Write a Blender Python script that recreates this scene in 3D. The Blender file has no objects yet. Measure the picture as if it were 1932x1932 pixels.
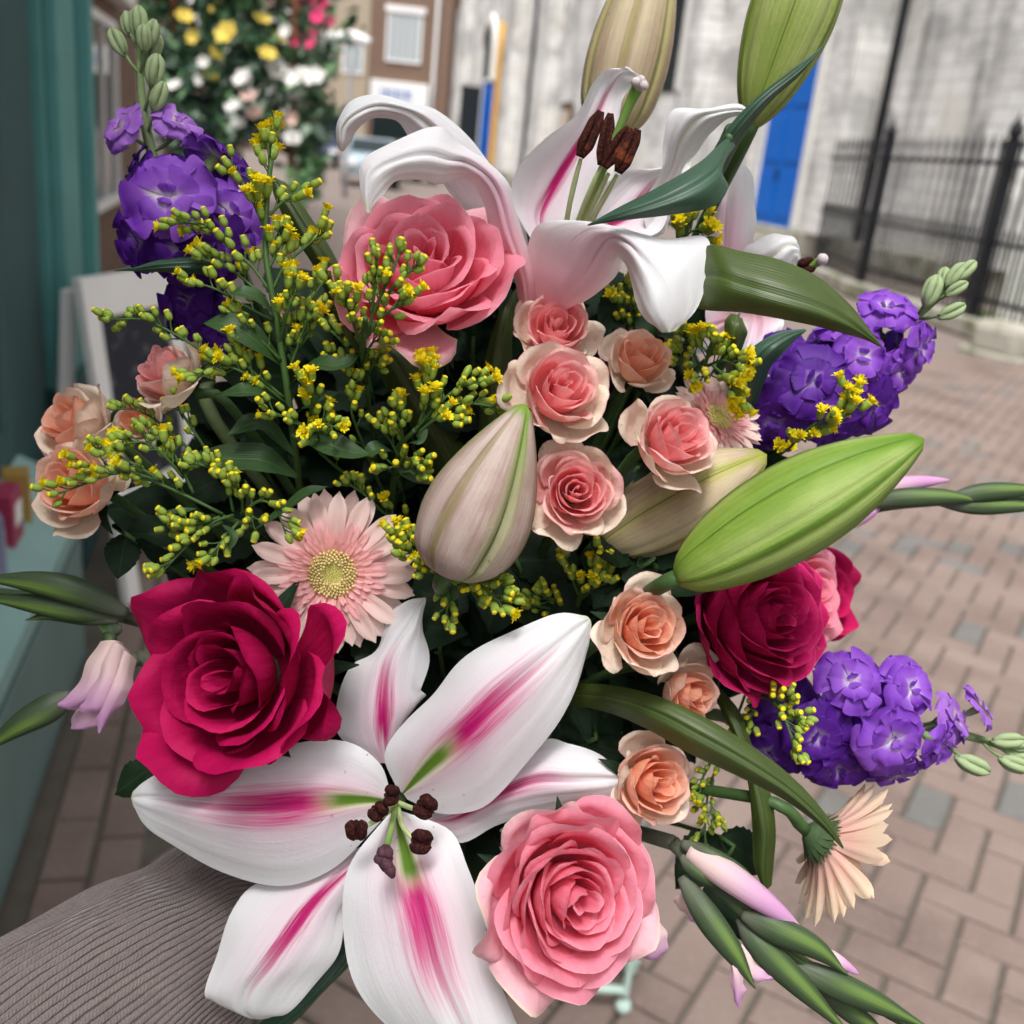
import bpy, math, random
import numpy as np
from mathutils import Matrix, Vector

# ------------------------------------------------------------------ camera, sky, sun, exposure
sc = bpy.context.scene
COL = sc.collection
CAM_H = 1.5
PITCH = math.radians(19.3)      # looking down
ROLL = math.radians(6.2)        # phone held a little crooked
FW = np.array([0, math.cos(PITCH), -math.sin(PITCH)])
_r0 = np.array([1.0, 0, 0]); _u0 = np.cross(_r0, FW)
RT = math.cos(ROLL) * _r0 + math.sin(ROLL) * _u0
UP = -math.sin(ROLL) * _r0 + math.cos(ROLL) * _u0
CAM = np.array([0, 0, CAM_H])
cd = bpy.data.cameras.new('camera')
cd.lens = 36; cd.sensor_width = 36; cd.clip_start = 0.02; cd.clip_end = 600
cd.dof.use_dof = True; cd.dof.focus_distance = 0.425; cd.dof.aperture_fstop = 9.5
cam = bpy.data.objects.new('camera', cd); COL.objects.link(cam)
cam.matrix_world = Matrix(((RT[0], UP[0], -FW[0], 0), (RT[1], UP[1], -FW[1], 0), (RT[2], UP[2], -FW[2], CAM_H), (0, 0, 0, 1)))
sc.camera = cam

SUN_EL, SUN_AZ = math.radians(63), math.radians(197)     # high, behind the camera, veiled by cloud
w = bpy.data.worlds.new('World'); sc.world = w; w.use_nodes = True
wn = w.node_tree.nodes; wl = w.node_tree.links
sky = wn.new('ShaderNodeTexSky'); sky.sky_type = 'NISHITA'; sky.sun_disc = False
sky.sun_elevation = SUN_EL; sky.sun_rotation = SUN_AZ; sky.air_density = 1.0; sky.dust_density = 6.0; sky.ozone_density = 1.0
hs = wn.new('ShaderNodeHueSaturation'); hs.inputs['Saturation'].default_value = 0.22   # grey overcast
wl.new(sky.outputs[0], hs.inputs['Color']); wl.new(hs.outputs[0], wn['Background'].inputs['Color'])
wn['Background'].inputs['Strength'].default_value = 0.085
sd = bpy.data.lights.new('sun', 'SUN'); sd.energy = 1.5; sd.angle = math.radians(18); sd.color = (1.0, 0.985, 0.97)
sun = bpy.data.objects.new('sun', sd); COL.objects.link(sun)
_sv = Vector((math.sin(SUN_AZ) * math.cos(SUN_EL), math.cos(SUN_AZ) * math.cos(SUN_EL), math.sin(SUN_EL)))
sun.rotation_euler = _sv.to_track_quat('Z', 'Y').to_euler()
sc.view_settings.view_transform = 'Standard'; sc.view_settings.look = 'None'
sc.view_settings.exposure = 1.33; sc.view_settings.gamma = 1.0; sc.view_settings.use_curve_mapping = False
sc.render.engine = 'CYCLES'
sc.cycles.use_denoising = True
sc.cycles.max_bounces = 10; sc.cycles.diffuse_bounces = 6; sc.cycles.glossy_bounces = 2; sc.cycles.transmission_bounces = 4

# ------------------------------------------------------------------ helpers
rng = random.Random(11)

def P(u, v, d):
    """World point seen at (u, v) of a 1932-wide view of the photograph, d metres in front of the lens."""
    return CAM + d * (RT * (u - 966) / 1932.0 - UP * (v - 966) / 1932.0 + FW)

def PP(lst):
    return np.array([P(*q) for q in lst])

def cdir(x, y, z):
    """Direction: x right, y up, z towards the camera."""
    q = RT * x + UP * y - FW * z
    return q / np.linalg.norm(q)

def unit(a):
    n = np.linalg.norm(a)
    return a / n if n > 1e-12 else a

def empty(name, loc=(0, 0, 0), label=None, cat=None, group=None, mat=None):
    o = bpy.data.objects.new(name, None); COL.objects.link(o)
    o.empty_display_size = 0.02
    if mat is not None: o.matrix_world = mat
    else: o.location = Vector([float(c) for c in loc])
    tag(o, label, cat, group)
    return o

def tag(o, label=None, cat=None, group=None, kind=None):
    if label: o['label'] = label
    if cat: o['category'] = cat
    if group: o['group'] = group
    if kind: o['kind'] = kind
    return o

def make_mesh(name, V, F, uv=None, mat=None, smooth=True):
    me = bpy.data.meshes.new(name)
    V = np.asarray(V, dtype=np.float32).reshape(-1, 3)
    if isinstance(F, np.ndarray) and F.ndim == 2:
        n, k = F.shape
        me.vertices.add(len(V)); me.vertices.foreach_set('co', V.ravel())
        me.loops.add(n * k); me.loops.foreach_set('vertex_index', F.ravel().astype(np.int32))
        me.polygons.add(n); me.polygons.foreach_set('loop_start', (np.arange(n) * k).astype(np.int32))
        li = F.ravel()
    else:
        me.from_pydata([tuple(map(float, v)) for v in V], [], [tuple(int(i) for i in f) for f in F])
        li = np.array([i for f in F for i in f])
    if uv is not None:
        uvl = me.uv_layers.new(name='UVMap')
        uvl.data.foreach_set('uv', np.asarray(uv, dtype=np.float32)[li].ravel())
    me.update(calc_edges=True)
    me.polygons.foreach_set('use_smooth', np.full(len(me.polygons), smooth, dtype=bool))
    if mat is not None: me.materials.append(mat)
    return me

def obj(name, me, parent=None, loc=None, M=None):
    o = bpy.data.objects.new(name, me); COL.objects.link(o)
    if parent is not None: o.parent = parent
    if M is not None: o.matrix_local = M
    elif loc is not None: o.location = Vector([float(c) for c in loc])
    return o

def grid_faces(n, m, closed=False, base=0):
    i = np.arange(n - 1)[:, None]; j = np.arange(m if closed else m - 1)[None, :]
    a = i * m + j; b = i * m + (j + 1) % m
    return np.stack([a, b, b + m, a + m], -1).reshape(-1, 4) + base

def grid_uv(n, m):
    s, t = np.meshgrid(np.linspace(0, 1, n), np.linspace(0, 1, m), indexing='ij')
    return np.stack([t, s], -1).reshape(-1, 2)

def crom(pts, n):
    """Catmull-Rom resample of an array (k, ...) to n rows."""
    pts = np.asarray(pts, float); k = len(pts)
    if k == 2:
        t = np.linspace(0, 1, n).reshape((-1,) + (1,) * (pts.ndim - 1)); return pts[0] * (1 - t) + pts[1] * t
    ext = np.concatenate([[2 * pts[0] - pts[1]], pts, [2 * pts[-1] - pts[-2]]])
    out = []
    for x in np.linspace(0, k - 1 - 1e-9, n):
        i = int(x); f = x - i
        a, b, c, d = ext[i], ext[i + 1], ext[i + 2], ext[i + 3]
        out.append(0.5 * (2 * b + (c - a) * f + (2 * a - 5 * b + 4 * c - d) * f * f + (3 * b - a - 3 * c + d) * f ** 3))
    return np.array(out)

def tube_geo(path, rad, k=8, n=None, cap=True):
    """Tube along a polyline; rad a number or list along the path. Returns V, F, uv."""
    path = np.asarray(path, float)
    n = n or max(6, len(path) * 4)
    rad = np.asarray(rad if hasattr(rad, '__len__') else [rad] * len(path), float)
    C = crom(path, n) if len(path) > 2 else crom(path, n)
    r = np.interp(np.linspace(0, 1, n), np.linspace(0, 1, len(rad)), rad)
    T = np.gradient(C, axis=0)
    ref = np.array([0.13, 0.31, 0.94])
    V = []
    Nn = None
    for i in range(n):
        t = unit(T[i])
        if Nn is None: Nn = unit(np.cross(t, ref) if abs(t @ ref) < .95 else np.cross(t, [1, 0, 0]))
        else: Nn = unit(Nn - t * (Nn @ t))
        B = np.cross(t, Nn)
        a = np.linspace(0, 2 * math.pi, k, endpoint=False)
        V.append(C[i] + r[i] * (np.cos(a)[:, None] * Nn + np.sin(a)[:, None] * B))
    V = np.array(V).reshape(-1, 3)
    F = grid_faces(n, k, closed=True)
    uv = np.stack([np.tile(np.arange(k) / k, n), np.repeat(np.linspace(0, 1, n), k)], -1)
    if cap:
        V = np.concatenate([V, C[:1], C[-1:]]); uv = np.concatenate([uv, [[.5, 0], [.5, 1]]])
        c0, c1 = n * k, n * k + 1
        extra = []
        for j in range(k):
            extra.append([c0, (j + 1) % k, j, j]); extra.append([c1, (n - 1) * k + j, (n - 1) * k + (j + 1) % k, (n - 1) * k + (j + 1) % k])
        F = [tuple(f) for f in F] + [tuple(f[:3]) for f in extra]
    return V, F, uv

def join_geo(parts):
    V, F, U = [], [], []; b = 0
    for v, f, u in parts:
        V.append(v); U.append(u)
        F += [tuple(int(i) + b for i in q) for q in f]; b += len(v)
    return np.concatenate(V), F, np.concatenate(U)

def lathe_geo(prof, k=10, lobes=0, amp=0):
    prof = np.array(prof); th = np.linspace(0, 2 * np.pi, k, endpoint=False)
    r = prof[:, :1] * (1 + amp * np.cos(lobes * th)[None, :])
    V = np.stack([r * np.cos(th), r * np.sin(th), np.repeat(prof[:, 1:], k, 1)], -1).reshape(-1, 3)
    n = len(prof); uv = np.stack([np.tile(np.arange(k) / k, n), np.repeat(np.linspace(0, 1, n), k)], -1)
    V = np.concatenate([V, [[0, 0, prof[0, 1]], [0, 0, prof[-1, 1]]]]); uv = np.concatenate([uv, [[.5, 0], [.5, 1]]])
    F = [tuple(f) for f in grid_faces(n, k, closed=True)]
    for j in range(k):
        F.append((n * k, (j + 1) % k, j)); F.append((n * k + 1, (n - 1) * k + j, (n - 1) * k + (j + 1) % k))
    return V, F, uv

def strip_geo(pts, hw, up, n, m, cup=0.0, twist=0.0, ripple=0.0, rip_n=3, phase=0.0):
    """Blade along pts with half width hw(s); 'up' is the face normal hint. Returns (n, m, 3)."""
    C = crom(pts, n); W = np.interp(np.linspace(0, 1, n), np.linspace(0, 1, len(hw)), hw)
    W = crom(np.asarray(hw)[:, None], n)[:, 0].clip(0) if len(hw) > 2 else W
    T = np.gradient(C, axis=0); up = np.asarray(up, float)
    t = np.linspace(-1, 1, m)
    X = np.zeros((n, m, 3))
    for i in range(n):
        T_ = unit(T[i]); S = unit(np.cross(T_, up)); N_ = np.cross(S, T_)
        a = twist * i / (n - 1)
        S2 = math.cos(a) * S + math.sin(a) * N_; N2 = np.cross(S2, T_)
        rip = ripple * W[i] * np.sin(rip_n * 2 * math.pi * i / (n - 1) + phase + 1.3 * np.sign(t)) * np.abs(t) ** 2
        X[i] = C[i] + W[i] * t[:, None] * S2 + ((cup * W[i] * (t ** 2)) + rip)[:, None] * N2
    return X

def tube(name, path, rad, mat, parent, origin=(0, 0, 0), k=8, n=None):
    V, F, uv = tube_geo(path, rad, k, n)
    return obj(name, make_mesh(name, V - np.asarray(origin), F, uv, mat), parent)

def box_geo(x0, x1, y0, y1, z0, z1):
    V = np.array([(x, y, z) for z in (z0, z1) for y in (y0, y1) for x in (x0, x1)], float)
    F = [(0, 2, 3, 1), (4, 5, 7, 6), (0, 1, 5, 4), (2, 6, 7, 3), (0, 4, 6, 2), (1, 3, 7, 5)]
    return V, F, np.zeros((8, 2))

def frame_from(axis, spin=0.0, hint=None):
    """Rotation (3x3 columns) with local z = axis."""
    z = unit(np.asarray(axis, float))
    h = UP if hint is None else hint
    if abs(z @ h) > .97: h = RT
    x = unit(np.cross(h, z)); y = np.cross(z, x)
    c, s = math.cos(spin), math.sin(spin)
    return np.stack([c * x + s * y, -s * x + c * y, z], 1)

def mat4(R, loc, scale=1.0):
    M = Matrix.Identity(4)
    for i in range(3):
        for j in range(3): M[i][j] = float(R[i][j] * scale)
        M[i][3] = float(loc[i])
    return M

# ------------------------------------------------------------------ materials
class NT:
    def __init__(self, name):
        self.m = bpy.data.materials.new(name); self.m.use_nodes = True
        self.t = self.m.node_tree; self.n = self.t.nodes; self.l = self.t.links
        self.bsdf = self.n['Principled BSDF']; self.out = self.n['Material Output']
    def new(self, t): return self.n.new(t)
    def put(self, sock, v):
        if v is None: return
        if isinstance(v, (int, float)): sock.default_value = v
        elif isinstance(v, (tuple, list)): sock.default_value = tuple(v) + ((1.0,) if len(v) == 3 and sock.type == 'RGBA' else ())
        else: self.l.new(v, sock)
    def math(self, op, a, b=None, c=None, clamp=False):
        n = self.new('ShaderNodeMath'); n.operation = op; n.use_clamp = clamp
        for i, v in enumerate((a, b, c)): self.put(n.inputs[i], v)
        return n.outputs[0]
    def ss(self, x, a, b):          # smoothstep a..b -> 0..1
        n = self.new('ShaderNodeMapRange'); n.interpolation_type = 'SMOOTHSTEP'
        self.put(n.inputs[0], x); n.inputs[1].default_value = a; n.inputs[2].default_value = b
        n.inputs[3].default_value = 0; n.inputs[4].default_value = 1
        return n.outputs[0]
    def mix(self, f, a, b):
        n = self.new('ShaderNodeMix'); n.data_type = 'RGBA'
        self.put(n.inputs[0], f); self.put(n.inputs[6], a); self.put(n.inputs[7], b)
        return n.outputs[2]
    def uv(self):
        n = self.new('ShaderNodeUVMap'); s = self.new('ShaderNodeSeparateXYZ'); self.l.new(n.outputs[0], s.inputs[0])
        return n.outputs[0], s.outputs[0], s.outputs[1]
    def objco(self):
        n = self.new('ShaderNodeTexCoord'); return n.outputs['Object']
    def scalev(self, v, s):
        n = self.new('ShaderNodeVectorMath'); n.operation = 'MULTIPLY'; self.l.new(v, n.inputs[0]); n.inputs[1].default_value = s
        return n.outputs[0]
    def noise(self, vec, scale, detail=3, rough=.55, dim='3D'):
        n = self.new('ShaderNodeTexNoise'); n.noise_dimensions = dim
        if vec is not None: self.l.new(vec, n.inputs['Vector'])
        n.inputs['Scale'].default_value = scale; n.inputs['Detail'].default_value = detail; n.inputs['Roughness'].default_value = rough
        return n.outputs['Fac']
    def rand(self):
        n = self.new('ShaderNodeObjectInfo'); return n.outputs['Random']
    def bump(self, h, strength=.2, dist=.001):
        n = self.new('ShaderNodeBump'); n.inputs['Strength'].default_value = strength; n.inputs['Distance'].default_value = dist
        self.l.new(h, n.inputs['Height']); self.l.new(n.outputs[0], self.bsdf.inputs['Normal'])
        return n.outputs[0]
    def finish(self, col, rough=.5, spec=.3, trans=0.0, tcol=None, sheen=0.0, sss=0.0):
        self.put(self.bsdf.inputs['Base Color'], col); self.put(self.bsdf.inputs['Roughness'], rough)
        self.put(self.bsdf.inputs['Specular IOR Level'], spec)
        if sheen:
            self.bsdf.inputs['Sheen Weight'].default_value = sheen; self.bsdf.inputs['Sheen Roughness'].default_value = .4
        if sss:
            self.bsdf.inputs['Subsurface Weight'].default_value = sss; self.bsdf.inputs['Subsurface Radius'].default_value = (.004, .002, .0015)
            self.bsdf.inputs['Subsurface Scale'].default_value = 1.0
        if trans:
            tr = self.new('ShaderNodeBsdfTranslucent'); self.put(tr.inputs[0], tcol if tcol is not None else col)
            mx = self.new('ShaderNodeMixShader'); mx.inputs[0].default_value = trans
            self.l.new(self.bsdf.outputs[0], mx.inputs[1]); self.l.new(tr.outputs[0], mx.inputs[2])
            self.l.new(mx.outputs[0], self.out.inputs[0])
        return self.m

def rgb(h):
    """sRGB 0..255 triple -> linear."""
    return tuple(((c / 255) / 12.92 if c / 255 <= .04045 else ((c / 255 + .055) / 1.055) ** 2.4) for c in h)

def simple_mat(name, c, rough=.6, spec=.3, var=.0, scale=20, trans=0):
    t = NT(name); col = c
    if var:
        nz = t.noise(t.objco(), scale, 4)
        col = t.mix(nz, tuple(x * (1 - var) for x in c), tuple(min(1, x * (1 + var)) for x in c))
    return t.finish(col, rough, spec, trans)
# ------------------------------------------------------------------ plant materials
def leaf_mat(name, dark, light, rough=.42, nveins=7, spec=.45, trans=.12, veinc=None):
    t = NT(name); uv, U, V = t.uv()
    nz = t.noise(t.scalev(uv, (3, 5, 1)), 1.5, 4)
    w = t.new('ShaderNodeTexWave'); w.wave_type = 'BANDS'; w.bands_direction = 'X'
    w.inputs['Scale'].default_value = nveins; w.inputs['Distortion'].default_value = 3.0; w.inputs['Detail'].default_value = 2
    t.l.new(t.scalev(uv, (1, .15, 1)), w.inputs['Vector'])
    c = t.mix(nz, dark, light)
    mid = t.ss(t.math('ABSOLUTE', t.math('SUBTRACT', U, .5)), .045, .0)
    c = t.mix(t.math('MULTIPLY', mid, .55), c, veinc or tuple(min(1, x * 2.2) for x in light))
    blo = t.noise(t.objco(), 90, 4, .65)
    c = t.mix(t.math('MULTIPLY', w.outputs[0], .12), c, light)
    c = t.mix(t.math('MULTIPLY', t.ss(blo, .62, .74), .35), c, tuple(x * 1.7 for x in light))
    c = t.mix(t.math('MULTIPLY', t.rand(), .35), c, light)
    t.bump(t.math('ADD', t.math('MULTIPLY', w.outputs[0], .5), t.math('MULTIPLY', mid, -1.0)), .22, .0006)
    return t.finish(c, rough, spec, trans)

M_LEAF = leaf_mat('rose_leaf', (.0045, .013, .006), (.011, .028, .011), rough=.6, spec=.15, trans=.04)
M_LILYLEAF = leaf_mat('lily_leaf', (.024, .044, .008), (.070, .105, .020), rough=.42, nveins=9, veinc=(.12, .2, .06))
M_BLUELEAF = leaf_mat('lily_leaf_bluish', (.018, .050, .030), (.045, .105, .062), rough=.42, nveins=9)
M_SOLLEAF = leaf_mat('goldenrod_leaf', (.018, .050, .014), (.042, .095, .026), rough=.5, nveins=4)
M_STEM = simple_mat('green_stem', (.045, .095, .028), .5, .35, .35, 60)
M_SOLSTEM = simple_mat('goldenrod_stem', (.055, .115, .026), .5, .3, .25, 80)
# ------------------------------------------------------------------ the street: x' across (right of the shopfront), y' along the street
SD = np.array([-.258, .966]); ND = np.array([.966, .258])
ROT_ST = math.atan2(-SD[0], SD[1])          # the street runs this much left of +Y
M_ST = Matrix.Rotation(ROT_ST, 4, 'Z')      # street frame -> world (x' -> X, y' -> Y)
def S(x, y, z=0.0):
    q = ND * x + SD * y
    return np.array([q[0], q[1], z])
def st_empty(name, x, y, z=0, rz=0, label=None, cat=None, group=None):
    return empty(name, mat=Matrix.Translation(Vector(S(x, y, z))) @ M_ST @ Matrix.Rotation(rz, 4, 'Z'), label=label, cat=cat, group=group)
def boxes(name, lst, mat, parent, bevel=0.0):
    V, F, U = join_geo([box_geo(*b) for b in lst])
    me = make_mesh(name, V, F, None, mat, smooth=False)
    o = obj(name, me, parent)
    if bevel:
        b = o.modifiers.new('bevel', 'BEVEL'); b.width = bevel; b.segments = 2; b.limit_method = 'ANGLE'
    return o

def paint_mat(name, c, var=.12, rough=.6, spec=.2, scale=6):
    t = NT(name); n1 = t.noise(t.objco(), scale, 5); n2 = t.noise(t.scalev(t.objco(), (30, 30, 3)), 1.0, 3)
    col = t.mix(n1, tuple(x * (1 - var) for x in c), tuple(min(1, x * (1 + var)) for x in c))
    t.bump(n2, .15, .002)
    return t.finish(col, rough, spec)
M_TEAL = paint_mat('teal_paint', (.105, .30, .29), .25)
M_TEALD = paint_mat('dark_teal_paint', (.026, .085, .088), .25)
M_TEALL = paint_mat('toplit_teal_sill', (.22, .36, .345), .15)  # light on the upward face put into a paler teal
M_TEALG = paint_mat('weathered_teal', (.13, .205, .200), .3, .6, .3, 3)
M_WHITE = paint_mat('white_paint', (.82, .82, .81), .08, .5)
M_DARK = paint_mat('dark_interior', (.014, .018, .020), .3, .7)
M_IRON = paint_mat('black_iron', (.014, .015, .018), .3, .45)
M_BLUE = paint_mat('blue_door_paint', (.003, .11, .47), .10, .45)
M_YELLOW = paint_mat('ochre_paint', (.56, .30, .045), .15)
M_MINT = paint_mat('mint_paint', (.46, .60, .53), .15, .5)
M_BROWN = paint_mat('brown_wood', (.10, .06, .035), .3, .6)
t = NT('shop_glass'); M_GLASS = t.finish((.012, .020, .022), .05, .6)
t = NT('chalk_board'); _n = t.noise(t.scalev(t.objco(), (1, 14, 22)), 1.0, 4, .7)
M_CHALK = t.finish(t.mix(t.math('MULTIPLY', t.ss(_n, .56, .70), .35), (.028, .032, .042), (.40, .41, .44)), .8, .2)
t = NT('stone'); oc = t.objco()
big = t.noise(oc, .45, 5, .6); drip = t.noise(t.scalev(oc, (1.0, .9, .10)), 1.0, 5, .65); fine = t.noise(oc, 9, 5, .65); patch = t.noise(t.scalev(oc, (1, .5, .7)), 1.1, 4, .6)
sx = t.new('ShaderNodeSeparateXYZ'); t.l.new(oc, sx.inputs[0]); cb = t.new('ShaderNodeCombineXYZ'); t.l.new(sx.outputs[1], cb.inputs[0]); t.l.new(sx.outputs[2], cb.inputs[1])
bk_ = t.new('ShaderNodeTexBrick'); t.l.new(cb.outputs[0], bk_.inputs['Vector']); bk_.inputs['Scale'].default_value = .95; bk_.inputs['Mortar Size'].default_value = .010
bk_.inputs['Color1'].default_value = (.62, .61, .59, 1); bk_.inputs['Color2'].default_value = (.76, .75, .725, 1); bk_.inputs['Mortar'].default_value = (.34, .33, .31, 1)
c_ = t.mix(t.math('MULTIPLY', fine, .35), bk_.outputs[0], (.44, .43, .41)); c_ = t.mix(t.math('MULTIPLY', t.ss(big, .50, .66), .8), c_, (.60, .575, .53))
c_ = t.mix(t.math('MULTIPLY', t.ss(patch, .46, .62), .75), c_, (.33, .325, .315)); c_ = t.mix(t.math('MULTIPLY', t.ss(drip, .56, .70), .7), c_, (.12, .118, .112))
t.bump(t.math('ADD', t.math('ADD', fine, drip), t.math('MULTIPLY', bk_.outputs['Fac'], -1.0)), .7, .02); M_STONE = t.finish(c_, .85, .2)
t = NT('pale_stone'); oc = t.objco(); fine = t.noise(oc, 5, 5, .65); drip = t.noise(t.scalev(oc, (2.5, 2.5, .2)), 1.0, 4)
c_ = t.mix(fine, (.60, .585, .55), (.74, .73, .69)); c_ = t.mix(t.math('MULTIPLY', t.ss(drip, .54, .74), .6), c_, (.17, .165, .15)); t.bump(fine, .5, .02); M_STONEP = t.finish(c_, .85, .2)
t = NT('mossy_kerb'); oc = t.objco(); n1 = t.noise(oc, 2.5, 5, .65)
M_KERB = t.finish(t.mix(t.ss(n1, .45, .65), (.36, .34, .29), (.17, .18, .11)), .9, .2)
def brick_wall_mat(name, c1, c2, mortar, sc_=1.0):
    t = NT(name); b = t.new('ShaderNodeTexBrick'); oc = t.objco()
    sx = t.new('ShaderNodeSeparateXYZ'); t.l.new(oc, sx.inputs[0]); cb = t.new('ShaderNodeCombineXYZ')
    t.l.new(t.math('ADD', sx.outputs[0], sx.outputs[1]), cb.inputs[0]); t.l.new(sx.outputs[2], cb.inputs[1])
    t.l.new(cb.outputs[0], b.inputs['Vector']); b.inputs['Scale'].default_value = 4.4 / sc_
    b.inputs['Color1'].default_value = c1 + (1,); b.inputs['Color2'].default_value = c2 + (1,); b.inputs['Mortar'].default_value = mortar + (1,)
    b.inputs['Mortar Size'].default_value = .02
    return t.finish(t.mix(t.math('MULTIPLY', t.noise(oc, .7, 4), .5), b.outputs[0], c2), .85, .2)
M_BRICKW = brick_wall_mat('brown_brick_wall', (.13, .075, .052), (.19, .115, .08), (.26, .22, .18))
M_BUFF = brick_wall_mat('buff_brick_wall', (.30, .24, .17), (.36, .30, .22), (.40, .36, .30))

# ---- ground and paving
t = NT('joint_sand'); oc = t.objco(); n1 = t.noise(oc, 14, 5)
near = (.060, .053, .045)
bt = t.new('ShaderNodeTexBrick'); t.l.new(oc, bt.inputs['Vector']); bt.inputs['Scale'].default_value = 2.5
bt.inputs['Color1'].default_value = (.205, .158, .138, 1); bt.inputs['Color2'].default_value = (.175, .14, .124, 1); bt.inputs['Mortar'].default_value = (.12, .10, .088, 1)
sx = t.new('ShaderNodeSeparateXYZ'); t.l.new(oc, sx.inputs[0])
far = t.mix(t.math('MULTIPLY', t.noise(oc, .4, 4), .6), bt.outputs[0], (.19, .16, .145))
M_GROUND = t.finish(t.mix(t.ss(sx.outputs[1], 9.0, 9.3), t.mix(n1, near, (.14, .125, .10)), far), .9, .2)
o = obj('ground', make_mesh('ground', [(-160, -30, -.012), (160, -30, -.012), (160, 320, -.012), (-160, 320, -.012)], [(0, 1, 2, 3)], None, M_GROUND, False)); tag(o, kind='structure')
o.matrix_world = M_ST

def paver_mat(name, c1, c2):
    t = NT(name); oc = t.objco(); r = t.rand(); g = t.new('ShaderNodeNewGeometry')
    n1 = t.noise(g.outputs['Position'], 60, 5, .7); n2 = t.noise(g.outputs['Position'], 1.7, 4)
    ri = t.math('ADD', t.math('MULTIPLY', r, .6), t.math('MULTIPLY', t.noise(t.scalev(g.outputs['Position'], (7.1, 7.1, 0)), 1.0, 0), .4))
    c = t.mix(ri, c1, c2); c = t.mix(t.ss(n2, .4, .75), c, tuple(x * .78 for x in c1)); c = t.mix(t.math('MULTIPLY', t.ss(n1, .45, .75), .3), c, (.28, .25, .225))
    t.bump(n1, .35, .002)
    return t.finish(c, .85, .2)
M_PAVE = paver_mat('red_paver', (.165, .118, .102), (.235, .178, .153))
M_PAVEG = paver_mat('grey_paver', (.125, .121, .115), (.165, .158, .150))
pav = empty('paving', S(0, 0)); pav.matrix_world = M_ST; tag(pav, 'herringbone brick paving of red and grey blocks', 'paving', kind='structure')
def paver_geo(L, W, ch=.006, g=.0045, h=.03):
    x, y = L / 2 - g, W / 2 - g
    V = [(sx * x, sy * y, -h) for sx, sy in ((-1, -1), (1, -1), (1, 1), (-1, 1))] + [(sx * x, sy * y, -ch) for sx, sy in ((-1, -1), (1, -1), (1, 1), (-1, 1))] + [(sx * (x - ch), sy * (y - ch), 0) for sx, sy in ((-1, -1), (1, -1), (1, 1), (-1, 1))]
    F = [(8, 9, 10, 11)] + [(k, (k + 1) % 4, (k + 1) % 4 + 4, k + 4) for k in range(4)] + [(k + 4, (k + 1) % 4 + 4, (k + 1) % 4 + 8, k + 8) for k in range(4)]
    return np.array(V, float), F
_pv, _pf = paver_geo(.2, .1)
ME_PAV = [make_mesh('brick', _pv, _pf, None, M_PAVE, False), make_mesh('brick', _pv, _pf, None, M_PAVEG, False)]
def in_view(w, mg=60):
    q = w - CAM; z = q @ FW
    if z < .3: return None
    u, v = 966 + 1932 * (q @ RT) / z, 966 - 1932 * (q @ UP) / z
    if -mg < u < 1932 + mg and 200 < v < 1932 + mg: return z
    return z + 100 if -1500 < u < 3400 and 150 < v < 3200 else None      # just outside the picture: laid too
_rn = random.Random(5); cand = []
W_ = .1; c45 = math.cos(math.pi / 4)
for i in range(-20, 160):
    for j in range(-60, 160):
        k = (i - j) % 4
        if k == 0: lx, ly, a = (i + 1) * W_, (j + .5) * W_, 0.0
        elif k == 3: lx, ly, a = (i + .5) * W_, (j + 1) * W_, math.pi / 2
        else: continue
        X, Y = (lx - ly) * c45 * 1.0 , (lx + ly) * c45
        if X < -.14 or X > 8.0 or Y < .5 or Y > 9.2: continue
        z = in_view(S(X, Y))
        if z is None: continue
        band = ((i + j) % 26 == 0 and _rn.random() < .6) or (_rn.random() < .04)
        cand.append((z, X, Y, a + math.pi / 4, 1 if band else 0))
for k in range(2, 60):              # straight course along the shopfront
    Y = .2 * k + .1
    if Y < 9 and in_view(S(-.27, Y)) is not None:
        cand.append((in_view(S(-.27, Y)), -.27, Y, math.pi / 2 if False else math.pi / 2, 0)); cand.append((in_view(S(-.37, Y)), -.373, Y + .07, math.pi / 2, 0))
cand.sort(key=lambda c: c[0])
rest = {0: [], 1: []}
for n_, (z, X, Y, a, kind) in enumerate(cand):
    tilt = (_rn.uniform(-.006, .006), _rn.uniform(-.006, .006)); dz = _rn.uniform(-.0015, .0015)
    M = Matrix.Translation((X, Y, dz)) @ Matrix.Rotation(a, 4, 'Z') @ Matrix.Rotation(tilt[0], 4, 'X')
    if n_ < 300: obj('brick', ME_PAV[kind], pav, M=M)
    else:
        ca, sa = math.cos(a), math.sin(a)
        V = _pv.copy(); V2 = np.stack([ca * V[:, 0] - sa * V[:, 1] + X, sa * V[:, 0] + ca * V[:, 1] + Y, V[:, 2] + dz], -1)
        rest[kind].append(V2)
for kind, m_ in ((0, M_PAVE), (1, M_PAVEG)):
    if rest[kind]:
        n_ = len(rest[kind]); F = [tuple(q + 12 * b_ for q in f) for b_ in range(n_) for f in _pf]
        o = obj('farther_bricks', make_mesh('farther_bricks', np.concatenate(rest[kind]), F, None, m_, False), pav); o['kind'] = 'stuff'

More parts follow.
